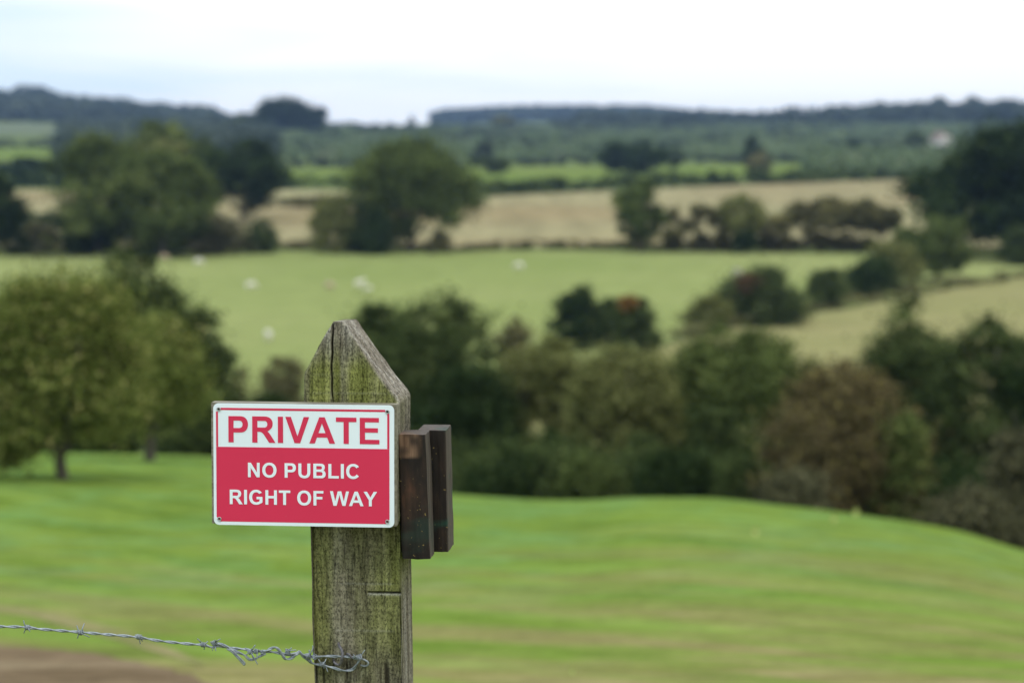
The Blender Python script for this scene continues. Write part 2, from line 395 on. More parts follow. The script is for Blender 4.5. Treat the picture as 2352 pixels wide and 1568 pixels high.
# ------------------------------------------------------------------ vegetation
def leaf_cards(C, size, tone, rng, aspect=0.6):
    n = len(C)
    u = rng.normal(size=(n, 3)); u /= np.linalg.norm(u, axis=1)[:, None]
    v = rng.normal(size=(n, 3)); v -= (v*u).sum(1)[:, None]*u; v /= np.linalg.norm(v, axis=1)[:, None]
    s = (size*rng.uniform(0.6, 1.3, n))[:, None]
    Vv = np.stack([C-u*s, C+v*s*aspect, C+u*s, C-v*s*aspect], 1).reshape(-1, 3)
    Fc = np.arange(n*4).reshape(-1, 4)
    return Vv, Fc, np.repeat(tone, 4)
def crown_points(lobes, n, rng, clump, shell=0.55):
    """lobes: (cx,cy,cz,rx,ry,rz). returns leaf centres and per-leaf tones"""
    lob = np.array(lobes); vol = (lob[:, 3]*lob[:, 4]*lob[:, 5])**(2/3); vol /= vol.sum()
    per = 150 if n > 9000 else 90; nc = max(10, n//per)
    li = rng.choice(len(lob), nc, p=vol)
    d = rng.normal(size=(nc, 3)); d /= np.linalg.norm(d, axis=1)[:, None]
    r = rng.uniform(shell**3, 1, nc)**(1/3)
    C = lob[li, :3]+d*r[:, None]*lob[li, 3:]*0.93
    rc = clump*rng.uniform(0.9, 1.9, nc)
    ct = np.clip(rng.normal(0.42, 0.30, nc), 0, 0.95)
    k = rng.integers(0, nc, n)
    g_ = rng.normal(size=(n, 3))*np.array([1, 1, 0.7])*rng.choice([0.42, 0.75], (n, 1), p=[0.88, 0.12])
    P = C[k]+g_*rc[k][:, None]
    tone = np.clip(ct[k]+rng.normal(0, 0.12, n), 0, 1)
    return P, tone
def make_lobes(W, H, rng, shape='round', nl=9):
    """crown centred on x=y=0 with its bottom at z=0, width W, height H"""
    out = []
    rx, rz = W/2, H/2
    if shape == 'cone':
        for i in range(nl):
            t = i/(nl-1); rr = rx*(1.08-0.72*t**1.5)*rng.uniform(0.85, 1.1)
            for k in range(2):
                a = rng.uniform(0, 2*math.pi)
                out.append((math.cos(a)*rr*0.35, math.sin(a)*rr*0.35, H*(0.10+0.84*t), rr*0.75, rr*0.75, H/nl*1.2))
        return out
    if shape == 'dome':
        out.append((0, 0, H*0.40, rx*0.93, rx*0.93, H*0.55))
        for i in range(nl):
            a = rng.uniform(0, 2*math.pi); e = rng.uniform(0, 1)
            out.append((math.cos(a)*rx*0.66*(1-e*0.7), math.sin(a)*rx*0.66*(1-e*0.7), H*(0.24+0.54*e), rx*0.38, rx*0.38, H*0.24))
        return out
    out.append((0, 0, rz*0.97, rx*0.88, rx*0.88, rz*0.90))
    for i in range(nl):
        a = 2*math.pi*i/nl+rng.uniform(-0.5, 0.5); e = math.asin(rng.uniform(-0.75, 0.95))
        r_ = rng.uniform(0.24, 0.38)
        out.append((math.cos(a)*math.cos(e)*rx*(1-r_), math.sin(a)*math.cos(e)*rx*(1-r_), rz+math.sin(e)*rz*(1-r_), rx*r_, rx*r_, rz*r_*1.05))
    return out
def trunk_mesh(H, cb, W, r, rng, forks=5):
    """tapered trunk that forks into limbs reaching into the crown"""
    mb = MB()
    lean = rng.uniform(-0.04, 0.04, 2)*H
    fork = max(cb*0.85, H*0.10)
    pts = [(0, 0, -0.5), (0, 0, 0.0), (lean[0]*0.3, lean[1]*0.3, fork*0.5), (lean[0]*0.5, lean[1]*0.5, fork)]
    mb.add(*tube(catmull(pts, 3), [r*1.45]*3+[r*1.2]*1+[r*1.05]*2+[r]*2+[r*0.95]*2, 8))
    for i in range(forks):
        a = 2*math.pi*i/forks+rng.uniform(-0.4, 0.4); sp = W*rng.uniform(0.18, 0.34); zt = fork+(H-fork)*rng.uniform(0.55, 0.85)
        p0 = Vector((lean[0]*0.5, lean[1]*0.5, fork*0.92)); p3 = Vector((math.cos(a)*sp, math.sin(a)*sp, zt))
        p1 = p0.lerp(p3, 0.35)+Vector((math.cos(a), math.sin(a), 0))*sp*0.12
        c = catmull([p0, p1, p3], 4)
        mb.add(*tube(c, [r*0.62*(1-0.85*q/(len(c)-1)) for q in range(len(c))], 6))
        if forks > 3:
            for s in (0.5, 0.75):
                q0 = c[int(len(c)*s)]; q1 = q0+Vector((rng.uniform(-1, 1), rng.uniform(-1, 1), rng.uniform(0.1, 0.8)))*W*0.16
                mb.add(*tube([q0, q0.lerp(q1, 0.5), q1], [r*0.25, r*0.16, r*0.05], 5))
    return mb
SEED = [100]
def tree(px, d, top, width, kind, label, base=None, shape='round', cb=0.12, n=9000, leaf=None, r=None, cat='tree', group=None,
         name='tree', lobes=None, nl=9, forks=5, shell=0.55, clump=None, bright=None, yoff=0.0):
    SEED[0] += 1; rng = np.random.default_rng(SEED[0])
    x = ux(px, d); z = tz(x, d)
    if base is not None and ground_hit(px, base) is not None and False: pass
    H = max(at(px, top, d).z - z, 0.8); W = width*d/F
    e = empty(name, (x, d, z), label, cat, group, rot=(0, 0, 0))
    cbm = cb*H; CH = H-cbm
    lb = lobes(W, CH, rng) if lobes else make_lobes(W, CH*1.03, rng, shape, nl)
    clump = clump or W*0.085
    P, tone = crown_points(lb, n, rng, clump, shell)
    P[:, 2] += cbm
    P = P[P[:, 2] > 0.02]; tone = tone[:len(P)]
    leaf = leaf or max(0.07, W*0.017)
    Vv, Fc, tn = leaf_cards(P, leaf, tone, rng)
    mesh_obj('crown', Vv, Fc, FOL[kind], e, tone=tn)
    r = r or max(0.05, H*0.022)
    trunk_mesh(H, cbm, W, r, rng, forks).build('trunk' if cat == 'tree' else 'stem', mBark, e, smooth=True)
    if bright:
        k2, (bx, bz, br), nb = bright
        Pb = np.array([bx*W, -0.24*W, bz*H])+rng.normal(size=(nb, 3))*br*W*np.array([0.62, 0.5, 0.5]); tb = np.clip(rng.normal(0.4, 0.25, nb), 0, 1)
        Vv, Fc, tn = leaf_cards(Pb, leaf, tb, rng)
        o = mesh_obj('foliage_patch', Vv, Fc, FOL[k2], e, tone=tn)
        tag(o, 'bright %s leaves near the top of the crown' % k2)
    return e
def bush(*a, **k):
    k['n'] = int(k.get('n', 9000)*1.35); k.setdefault('clump', a[3]*a[1]/F*0.11); k.setdefault('shell', 0.35)
    k.setdefault('cat', 'bush'); k.setdefault('name', 'bush'); k.setdefault('cb', 0.0); k.setdefault('shape', 'dome'); k.setdefault('forks', 3)
    return tree(*a, **k)
def hedge(pts, h, th, kind, label, n, leaf, jag=0.35, group='hedgerows between the fields', name='hedge'):
    """pts: list of (column, distance)"""
    SEED[0] += 1; rng = np.random.default_rng(SEED[0])
    W = np.array([(ux(c, d), d) for c, d in pts]); seg = np.linalg.norm(np.diff(W, axis=0), axis=1); s = np.concatenate([[0], np.cumsum(seg)])
    per = 40; nc = max(10, n//per)
    t = rng.uniform(0, s[-1], nc); cx = np.interp(t, s, W[:, 0])+rng.normal(0, th*0.35, nc); cy = np.interp(t, s, W[:, 1])+rng.normal(0, th*0.35, nc)
    prof = np.interp(t, np.linspace(0, s[-1], 40), rng.uniform(1-jag, 1+jag, 40))
    cz = terrain(cx, cy)+h*prof*rng.uniform(0.1, 0.9, nc)
    C = np.stack([cx, cy, cz], 1); k = rng.integers(0, nc, n)
    P = C[k]+rng.normal(size=(n, 3))*np.array([th, th, h*0.5])*0.28
    ct = np.clip(rng.normal(0.45, 0.22, nc), 0, 1)
    tone = np.clip(ct[k]+rng.normal(0, 0.1, n), 0, 1)
    Vv, Fc, tn = leaf_cards(P, leaf, tone, rng)
    return tag(mesh_obj(name, Vv, Fc, FOL[kind], tone=tn), label, 'hedge', group)
def wood(name, area, nb, hs, rs, kind, leaf, per, seed):
    """a far-off mass of crowns; area: function(rng,n)->(column, distance)"""
    rng = np.random.default_rng(seed)
    c, d = area(rng, nb); x = (c-CX)/F*d
    h = rng.uniform(hs[0], hs[1], nb); r = rng.uniform(rs[0], rs[1], nb)
    C = np.stack([x, d, terrain(x, d)+h*0.55], 1)
    k = np.repeat(np.arange(nb), per); n = len(k)
    dd = rng.normal(size=(n, 3)); dd /= np.linalg.norm(dd, axis=1)[:, None]
    rr = rng.uniform(0.4, 1, n)**0.5
    P = C[k]+dd*rr[:, None]*np.stack([r[k], r[k], h[k]*0.5], 1)
    ct = np.clip(rng.normal(0.4, 0.25, nb), 0, 1)
    tone = np.clip(ct[k]+rng.normal(0, 0.1, n), 0, 1)
    Vv, Fc, tn = leaf_cards(P, leaf, tone, rng, 0.8)
    return tag(mesh_obj(name, Vv, Fc, FOL[kind], tone=tn), kind='stuff')

# far ridges
U = lambda a, b: (lambda rng, n: rng.uniform(a, b, n))
def band(c0, c1, d0, d1): return lambda rng, n: (rng.uniform(c0, c1, n), rng.uniform(d0, d1, n))
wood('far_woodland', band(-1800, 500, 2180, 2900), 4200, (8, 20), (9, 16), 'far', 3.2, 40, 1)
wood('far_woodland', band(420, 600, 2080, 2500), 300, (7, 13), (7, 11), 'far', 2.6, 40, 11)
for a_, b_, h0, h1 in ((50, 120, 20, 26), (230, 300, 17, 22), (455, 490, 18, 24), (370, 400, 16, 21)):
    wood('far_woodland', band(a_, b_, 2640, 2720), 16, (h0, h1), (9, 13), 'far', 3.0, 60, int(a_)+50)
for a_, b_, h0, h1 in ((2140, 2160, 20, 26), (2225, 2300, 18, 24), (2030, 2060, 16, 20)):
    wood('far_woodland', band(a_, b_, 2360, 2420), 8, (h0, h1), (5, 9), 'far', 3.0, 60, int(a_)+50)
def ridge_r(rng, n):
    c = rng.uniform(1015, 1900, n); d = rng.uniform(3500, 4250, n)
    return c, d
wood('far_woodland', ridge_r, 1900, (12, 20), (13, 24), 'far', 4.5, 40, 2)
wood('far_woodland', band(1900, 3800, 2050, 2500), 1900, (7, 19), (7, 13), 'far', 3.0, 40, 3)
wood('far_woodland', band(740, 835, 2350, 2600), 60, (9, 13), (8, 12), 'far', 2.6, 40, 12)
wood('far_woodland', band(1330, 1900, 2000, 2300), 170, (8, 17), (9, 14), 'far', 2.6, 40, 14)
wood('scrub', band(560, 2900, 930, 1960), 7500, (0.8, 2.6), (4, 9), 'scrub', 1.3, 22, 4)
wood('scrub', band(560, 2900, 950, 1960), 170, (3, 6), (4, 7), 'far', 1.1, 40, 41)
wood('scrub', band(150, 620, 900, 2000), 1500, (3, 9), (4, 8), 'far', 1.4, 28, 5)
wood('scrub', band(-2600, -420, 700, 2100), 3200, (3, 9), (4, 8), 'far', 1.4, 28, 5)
wood('scrub', band(1850, 2900, 705, 960), 800, (2, 7), (2.5, 5), 'scrub', 0.9, 30, 6)

# hedgerows
sheet('hill_field', mStrip, [(1180,1120),(1420,1150)], [(1180,1300),(1420,1330)], 20, 12, 1.3)
sheet('hill_field', mField2, [(1560,1250),(1980,1300)], [(1560,1380),(1980,1420)], 20, 12, 1.1)
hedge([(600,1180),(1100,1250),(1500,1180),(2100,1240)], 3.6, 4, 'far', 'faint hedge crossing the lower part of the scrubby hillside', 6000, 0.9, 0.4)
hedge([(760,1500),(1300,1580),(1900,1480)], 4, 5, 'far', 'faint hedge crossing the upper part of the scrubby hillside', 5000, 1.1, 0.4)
hedge([(-3600,325),(-300,330),(640,339),(1030,340),(1400,340),(2060,336),(4200,336)], 1.0, 1.6, 'drab', 'low dark ragged hedge between the sheep pasture and the stubble field', 60000, 0.22, 0.8)
hedge([(560,492),(700,495),(1000,498)], 2.0, 2.5, 'drab', 'short brownish hedge across the stubble left of the big round oak', 4000, 0.4)
hedge([(560,600),(820,606),(1030,540),(1100,556),(1500,612),(1900,668),(2200,706)], 3.4, 3.0, 'dark', 'long dark hedge along the top edge of the tan stubble field', 16000, 0.5, 0.3)
hedge([(600,835),(1030,850),(1500,885),(2100,925)], 2.8, 3.0, 'far', 'thin dark hedge at the foot of the scrubby hillside', 9000, 0.6, 0.3)
hedge([(-300,1150),(260,1160)], 4.0, 5, 'far', 'distant dark hedge above the bright strip of pasture at far left', 3000, 0.9, 0.4)
hedge([(-300,760),(200,800),(420,800)], 3.5, 6, 'deep', 'tall dark hedge below the bright strip of pasture at far left', 6000, 0.8, 0.5)
hedge([(-200,620),(320,610)], 4.0, 4, 'deep', 'dark hedge behind the sliver of stubble at the left edge', 4000, 0.6, 0.4)

# skyline and hillside trees
tree(660, 1600, 226, 165, 'deep', 'tallest dark rounded tree of the clump standing alone on the skyline', n=12000, r=0.8, cb=0.0, leaf=1.2, shape='dome', nl=14, shell=0.3)
tree(590, 1610, 256, 118, 'dark', 'low brownish tree at the left end of the skyline clump', n=6000, cb=0.0, leaf=1.1)
tree(712, 1605, 240, 90, 'deep', 'dark tree at the right end of the skyline clump', n=6000, cb=0.0, leaf=1.1)
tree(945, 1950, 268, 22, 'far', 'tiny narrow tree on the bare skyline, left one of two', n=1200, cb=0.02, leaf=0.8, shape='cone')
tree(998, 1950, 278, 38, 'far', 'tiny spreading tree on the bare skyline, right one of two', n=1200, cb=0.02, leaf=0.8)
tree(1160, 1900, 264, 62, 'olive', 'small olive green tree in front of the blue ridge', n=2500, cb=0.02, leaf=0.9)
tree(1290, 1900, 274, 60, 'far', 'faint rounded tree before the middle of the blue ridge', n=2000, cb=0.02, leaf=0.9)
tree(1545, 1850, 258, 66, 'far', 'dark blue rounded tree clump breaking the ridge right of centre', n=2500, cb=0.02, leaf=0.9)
tree(1112, 850, 318, 56, 'far', 'small round tree on the hillside behind the big oak', n=3000, cb=0.0, leaf=0.5)
tree(1125, 745, 362, 105, 'dark', 'small dark bush-like tree in the far hedge right of the big oak', n=2000, cb=0.0, leaf=0.45)
tree(1455, 735, 320, 175, 'deep', 'broad dark tree in the far hedge above the middle of the stubble', n=6000, cb=0.0, leaf=0.5)
tree(1545, 790, 333, 40, 'deep', 'narrow dark tree just right of the broad far hedge tree', n=2000, cb=0.0, leaf=0.45)
tree(1725, 860, 303, 58, 'deep', 'pointed dark tree standing up from the far hillside hedge', n=3000, cb=0.0, leaf=0.5, shape='cone')
tree(1742, 745, 350, 84, 'drab', 'greyish scrubby tree below the pointed hillside tree', n=2200, cb=0.0, leaf=0.45)
tree(1955, 1050, 322, 44, 'deep', 'small dark tree on the hillside left of the pale cottage', n=1800, cb=0.0, leaf=0.5)
tree(2105, 1100, 300, 70, 'dark', 'dark tree beside the pale cottage on the hillside', n=3000, cb=0.0, leaf=0.6)
tree(2150, 1000, 340, 90, 'scrub', 'low green tree in front of the pale cottage', n=2500, cb=0.0, leaf=0.6)
tree(68, 690, 362, 90, 'deep', 'dark round tree above the sliver of stubble at far left', n=4000, cb=0.0, leaf=0.5)
tree(388, 450, 270, 215, 'mid', 'dark green tree whose top shows above the two wide field oaks', n=8000, cb=0.1, leaf=0.42)
tree(372, 410, 300, 130, 'olive', 'pale olive tree between the two wide oaks and the tree behind', n=5000, cb=0.1, leaf=0.35)
tree(440, 520, 300, 130, 'dark', 'far green tree between the wide oaks and the dense dark tree', n=3500, cb=0.1, leaf=0.42)

# trees along the far edge of the pasture
tree(-30, 325, 385, 170, 'deep', 'tall dark tree cut off by the left edge of the view at the pasture edge', n=11000, cb=0.1, leaf=0.3)
tree(225, 326, 314, 250, 'mid', 'tall wide oak, left one of the joined pair at the pasture edge', n=26000, cb=0.04, r=0.42, leaf=0.28)
tree(372, 322, 330, 270, 'mid', 'wide paler oak sloping to the right, right one of the joined pair', n=26000, cb=0.04, r=0.40, leaf=0.28)
tree(556, 430, 308, 232, 'deep', 'dense very dark round tree left of the big oak, beyond the pasture', n=14000, cb=0.02, leaf=0.32)
tree(95, 320, 500, 100, 'dun', 'low brownish bush under the left edge of the field oaks', n=3500, cb=0.02, leaf=0.2, cat='bush', name='bush')
bush(598, 330, 503, 92, 'dark', 'dark round bush below the dense dark tree at the pasture edge', n=5000, leaf=0.2)
bush(505, 328, 492, 160, 'dun', 'brownish low bush between the wide oaks and the small dark bush', n=6000, leaf=0.2)
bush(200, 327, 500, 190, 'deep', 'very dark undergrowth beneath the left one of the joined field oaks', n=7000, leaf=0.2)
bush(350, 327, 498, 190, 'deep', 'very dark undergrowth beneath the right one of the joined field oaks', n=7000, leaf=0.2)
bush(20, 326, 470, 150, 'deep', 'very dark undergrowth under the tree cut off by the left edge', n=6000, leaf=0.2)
hedge([(-300,400),(60,400),(180,395)], 3.2, 3.0, 'deep', 'dark hedge below the sliver of stubble at the left edge', 4000, 0.35, 0.3)
def oak_lobes(W, H, rng):
    o = [(0, 0, H*0.60, W*0.38, W*0.38, H*0.36)]
    for (x, z, r_) in ((-.34,.42,.17),(-.30,.66,.17),(-.12,.84,.16),(.10,.84,.16),(.30,.66,.17),(.38,.44,.14),(.16,.42,.14),(-.10,.34,.17),(-.34,.20,.16),(-.2,.08,.16),(-.40,.06,.13),(.0,.62,.2),(.24,.26,.12)):
        o.append((x*W, rng.uniform(-.22,.1)*W, z*H, r_*W, r_*W, r_*W*0.8))
    return o
tree(945, 334, 322, 305, 'mid', 'big round oak with a gap under its crown showing its trunk and the stubble', n=36000, cb=0.10, r=0.5, leaf=0.27, lobes=oak_lobes, shell=0.4)
bush(768, 330, 452, 128, 'olive', 'brownish bush leaning against the left side of the big round oak', n=6500, leaf=0.2)
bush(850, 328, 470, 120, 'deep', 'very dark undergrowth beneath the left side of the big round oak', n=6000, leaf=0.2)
bush(1008, 330, 528, 66, 'drab', 'small low bush to the right of the big oak trunk', n=2500, leaf=0.16)
tree(1470, 332, 412, 142, 'mid', 'upright egg shaped tree at the left end of the thin hedge trees', n=11000, cb=0.10, leaf=0.22, nl=12)
def scrag(W, H, rng):
    return [(rng.uniform(-.32,.32)*W, rng.uniform(-.3,.3)*W, rng.uniform(.25,.9)*H, W*.22, W*.22, H*.14) for _ in range(7)]
tree(1578, 331, 462, 110, 'drab', 'thin sparse tree just right of the egg shaped tree', n=3800, cb=0.15, leaf=0.2, lobes=scrag)
tree(1636, 333, 486, 84, 'drab', 'small sparse brownish tree left of the ivy dark hedge tree', n=2600, cb=0.15, leaf=0.2, lobes=scrag)
tree(1703, 331, 446, 124, 'olive', 'upright tree with a dark ivy covered lower half in the hedge', n=6500, cb=0.26, leaf=0.2)
bush(1712, 329, 520, 70, 'deep', 'dark ivy bush at the foot of the upright hedge tree', n=3500, leaf=0.18)
tree(1782, 333, 482, 110, 'drab', 'sparse low tree right of the ivy bush in the hedge', n=3200, cb=0.2, leaf=0.2, lobes=scrag)
for i, (px_, tp, wd, lb) in enumerate([(1848, 462, 118, 'leftmost'), (1912, 450, 126, 'second from left'), (1968, 456, 120, 'third from left'), (2022, 470, 112, 'rightmost')]):
    tree(px_, 333, tp, wd, 'drab', '%s of the four leggy flat-topped brownish hedge trees' % lb, n=6500, cb=0.36, leaf=0.2, r=0.12, forks=4,
         group='leggy hedge trees before the stubble')
# thin stems of the hedge
for i, px_ in enumerate((1540, 1605, 1660, 1760, 1808, 1880, 1935, 1990)):
    bush(px_, 335, 520+(i*11) % 26, 70, 'drab', 'sprawling low bramble %s in the thin hedge' % ['under the egg shaped tree','right of the sparse tree','left of the ivy bush','right of the ivy bush',
         'left of the leggy trees','under the leftmost leggy tree','under the second leggy tree','under the third leggy tree'][i], n=1500, leaf=0.18, group='brambles in the thin hedge')

# hedge that climbs to the right between pasture and dry meadow
def big_oak(W, H, rng):
    o = [(0.03*W, 0, H*0.50, W*0.38, W*0.38, H*0.42)]
    for (x, z, r_) in ((-.40,.30,.13),(-.42,.45,.12),(-.27,.56,.13),(-.14,.74,.13),(0,.84,.14),(.2,.82,.15),(.36,.6,.16),(.4,.35,.15),(-.15,.22,.15),(.1,.2,.16),(-.3,.18,.12)):
        o.append((x*W, rng.uniform(-.3,.1)*W, z*H, r_*W, r_*W, r_*W*0.62))
    return o
tree(2330, 322, 262, 470, 'deep', 'huge very dark oak filling the right edge of the view', n=60000, clump=1.6, cb=0.08, r=0.7, leaf=0.34, lobes=big_oak, shell=0.3)
bush(2345, 306, 530, 110, 'dark', 'dark round bush cut off by the right edge, below the huge oak', n=6000, leaf=0.2)
tree(2150, 280, 490, 200, 'mid', 'rounded green tree in front of the huge dark oak', n=14000, cb=0.0, leaf=0.2)
bush(2050, 264, 540, 160, 'olive', 'greyish olive bush to the left of the rounded green tree', n=6000, leaf=0.17)
bush(1995, 256, 592, 150, 'deep', 'dark low bush left of the rounded green tree on the climbing hedge', n=6000, leaf=0.17)
bush(1900, 243, 616, 112, 'dark', 'small separate dark bush with pasture on either side', n=5000, leaf=0.15)
bush(1742, 224, 624, 245, 'dark', 'dome shaped bush with a red patch on its top', n=12000, leaf=0.15, bright=('red', (-0.10, 0.80, 0.10), 800))
bush(1630, 216, 680, 140, 'olive', 'small olive bush at the left foot of the red topped bush', n=4000, leaf=0.15)
hedge([(1560,206),(1700,224),(1950,246),(2200,270),(2500,300)], 1.0, 1.6, 'drab', 'low brownish bank of rough growth along the climbing edge of the dry meadow', 9000, 0.14, 0.6)
bush(1318, 200, 660, 130, 'deep', 'dark bush left of the orange tinted bush in front of the pasture', n=8000, leaf=0.13)
bush(1395, 204, 682, 110, 'dark', 'dark bush joining the two bushes left of the orange leaves', n=6000, leaf=0.13)
bush(1462, 198, 674, 130, 'dark', 'bush with a patch of orange leaves on its left top', n=8000, leaf=0.13, bright=('orange', (-0.16, 0.86, 0.12), 900))
bush(1178, 150, 718, 130, 'drab', 'brownish bush peeping over the bank right of the post', n=6000, leaf=0.11)

# bank of trees beyond the lawn, right of the post
tree(985, 84, 652, 400, 'dark', 'tall dark green tree rising directly behind the pointed post', n=46000, cb=0.0, leaf=0.075, clump=0.5, nl=14)
tree(880, 86, 672, 240, 'dark', 'dark green tree behind the left side of the post top', n=26000, cb=0.0, leaf=0.075, clump=0.4)
tree(1060, 78, 830, 290, 'deep', 'deep green tree behind the two brown blocks', n=34000, cb=0.0, leaf=0.075, clump=0.4)
tree(1250, 80, 775, 250, 'olive', 'slender olive tree right of the deep green tree behind the blocks', n=28000, cb=0.08, leaf=0.07, clump=0.35)
tree(1425, 76, 768, 290, 'olive', 'wide olive tree in the middle of the bank beyond the lawn', n=42000, cb=0.0, leaf=0.07, clump=0.35)
tree(1545, 82, 800, 200, 'olive', 'olive tree behind and right of the wide olive tree', n=28000, cb=0.0, leaf=0.07, clump=0.35)
tree(1690, 78, 732, 350, 'mid', 'broad tree with a yellow green top left of the brown tree', n=38000, cb=0.04, leaf=0.07, clump=0.4)
tree(1835, 84, 748, 190, 'olive', 'yellowish tree peeping over the brown drooping tree from behind', n=16000, cb=0.02, leaf=0.07, clump=0.35)
tree(1948, 58, 815, 430, 'bronze', 'large russet brown drooping tree beyond the lawn on the right', n=56000, cb=0.0, leaf=0.055, shape='dome', clump=0.32, nl=14)
bush(2075, 57, 960, 150, 'mid', 'green leafy skirt at the right side of the russet drooping tree', n=12000, leaf=0.055, clump=0.25)
bush(1822, 55, 1085, 160, 'dun', 'dull olive low bush at the left foot of the russet drooping tree', n=12000, leaf=0.055, clump=0.25)
tree(2105, 82, 690, 230, 'dark', 'dark upright tree left of the tall evergreen at the right', n=28000, cb=0.0, leaf=0.075, clump=0.45, nl=12)
tree(2250, 80, 692, 330, 'dark', 'tall dark evergreen near the right edge of the view', n=48000, cb=0.0, leaf=0.075, shape='round', clump=0.4, nl=14)
tree(2390, 78, 830, 200, 'deep', 'dark evergreen cut off by the right edge behind the grey bush', n=20000, cb=0.0, leaf=0.075, clump=0.4)
bush(2340, 56, 965, 130, 'dun', 'greyish bush at the right edge beyond the lawn', n=12000, leaf=0.055, clump=0.25)
bush(2230, 54, 1120, 230, 'dun', 'low dark brownish bramble at the lawn edge on the far right', n=16000, leaf=0.055, clump=0.25)
bush(1560, 62, 1030, 220, 'deep', 'dark low bush behind the crest of the lawn in the middle', n=18000, leaf=0.055, clump=0.25)
bush(1360, 64, 1060, 160, 'mid', 'greyish green low bush behind the dip in the lawn', n=12000, leaf=0.055, clump=0.25)
bush(1175, 66, 1020, 260, 'deep', 'dark undergrowth right of the two brown blocks', n=18000, leaf=0.055, clump=0.25)
bush(1710, 60, 1060, 130, 'dark', 'dark green low bush left of the russet drooping tree', n=10000, leaf=0.055, clump=0.25)
bush(1480, 68, 980, 140, 'dark', 'dark bush beneath the wide olive tree', n=10000, leaf=0.06, clump=0.25)
bush(1270, 70, 985, 150, 'deep', 'very dark bush beneath the slender olive tree', n=10000, leaf=0.06, clump=0.25)
bush(1640, 70, 940, 170, 'dark', 'dark bush beneath the broad yellow topped tree', n=12000, leaf=0.06, clump=0.25)

hedge([(900,70),(1100,70),(1300,66),(1500,66),(1700,66),(1900,64)], 1.8, 2.0, 'dark', 'dense dark thicket filling the bank just beyond the crest of the lawn', 52000, 0.075, 0.3)
hedge([(1900,62),(2150,64),(2352,62),(2600,62)], 2.2, 2.2, 'deep', 'dense dark thicket beyond the lawn crest at the far right', 26000, 0.075, 0.3)
# left side
def n1_lobes(W, H, rng):
    o = [(0, 0, H*0.55, W*0.36, W*0.36, H*0.40)]
    for (x, z, r_) in ((-.36,.34,.16),(-.42,.10,.13),(-.30,.02,.10),(-.34,.62,.16),(-.16,.84,.15),(.06,.88,.14),(.24,.74,.16),(.36,.52,.15),(.36,.28,.14),(.12,.2,.15),(-.14,.18,.15),(0,.5,.2)):
        o.append((x*W, rng.uniform(-.25,.15)*W, z*H, r_*W, r_*W, r_*W))
    return o
tree(136, 50, 626, 410, 'yellow', 'nearest yellow green tree standing on the lawn at the left edge', n=52000, cb=0.13, r=0.125, leaf=0.052, lobes=n1_lobes, clump=0.42, shell=0.30)
tree(338, 60, 735, 262, 'yellow', 'smaller olive tree on the lawn, right of the nearest tree', n=27000, cb=0.22, r=0.13, leaf=0.055, lobes=n1_lobes, clump=0.38, shell=0.30)
tree(285, 88, 572, 320, 'dark', 'tall dark tree sloping down to the right behind the two lawn trees', n=34000, cb=0.0, leaf=0.08, clump=0.45, nl=12)
tree(412, 92, 640, 235, 'dark', 'dark tree on the right shoulder behind the smaller lawn tree', n=14000, cb=0.0, leaf=0.08, clump=0.4)
tree(474, 90, 738, 150, 'dark', 'small dark tree low on the right shoulder behind the lawn trees', n=9000, cb=0.0, leaf=0.08, clump=0.35)
tree(30, 92, 585, 280, 'olive', 'pale yellow green tree behind the top of the nearest lawn tree', n=16000, cb=0.0, leaf=0.08, clump=0.4)
bush(430, 76, 890, 240, 'dark', 'dark bush at the back of the lawn just left of the sign', n=18000, leaf=0.065, clump=0.3)
bush(600, 78, 905, 220, 'deep', 'dark bush hidden mostly behind the red sign', n=12000, leaf=0.065, clump=0.3)
bush(215, 78, 930, 220, 'deep', 'deep green bush at the back of the lawn between the two lawn trees', n=14000, leaf=0.065, clump=0.3)
bush(30, 78, 900, 230, 'deep', 'deep green bush behind the nearest tree at the left edge', n=14000, leaf=0.065, clump=0.3)
bush(655, 120, 800, 145, 'drab', 'grey brown bush showing left of the post above the sign', n=8000, leaf=0.09, clump=0.35)
bush(545, 105, 850, 130, 'brown', 'thin reddish brown bush above the left end of the sign', n=3500, leaf=0.07, clump=0.4, shell=0.2)
bush(760, 110, 860, 160, 'drab', 'grey bush hidden behind the post and sign', n=6000, leaf=0.09, clump=0.35)

SEED[0] = 400
for px_, d_, tp_, wd_, kd_, lab_ in ((-420,86,640,380,'dark','dark tree beyond the lawn left of the view'), (-780,90,600,420,'mid','green tree beyond the lawn far left of the view'),
        (-1250,92,620,420,'dark','second dark tree beyond the lawn far left of the view'), (2700,82,700,380,'dark','dark tree beyond the lawn right of the view'), (3100,86,720,380,'olive','olive tree beyond the lawn right of the view')):
    tree(px_, d_, tp_, wd_, kd_, lab_, n=16000, cb=0.02, leaf=0.12)
hedge([(-3200,335),(-300,335)], 5, 4, 'deep', 'tall dark hedge beyond the pasture left of the view', 9000, 0.35, 0.4)

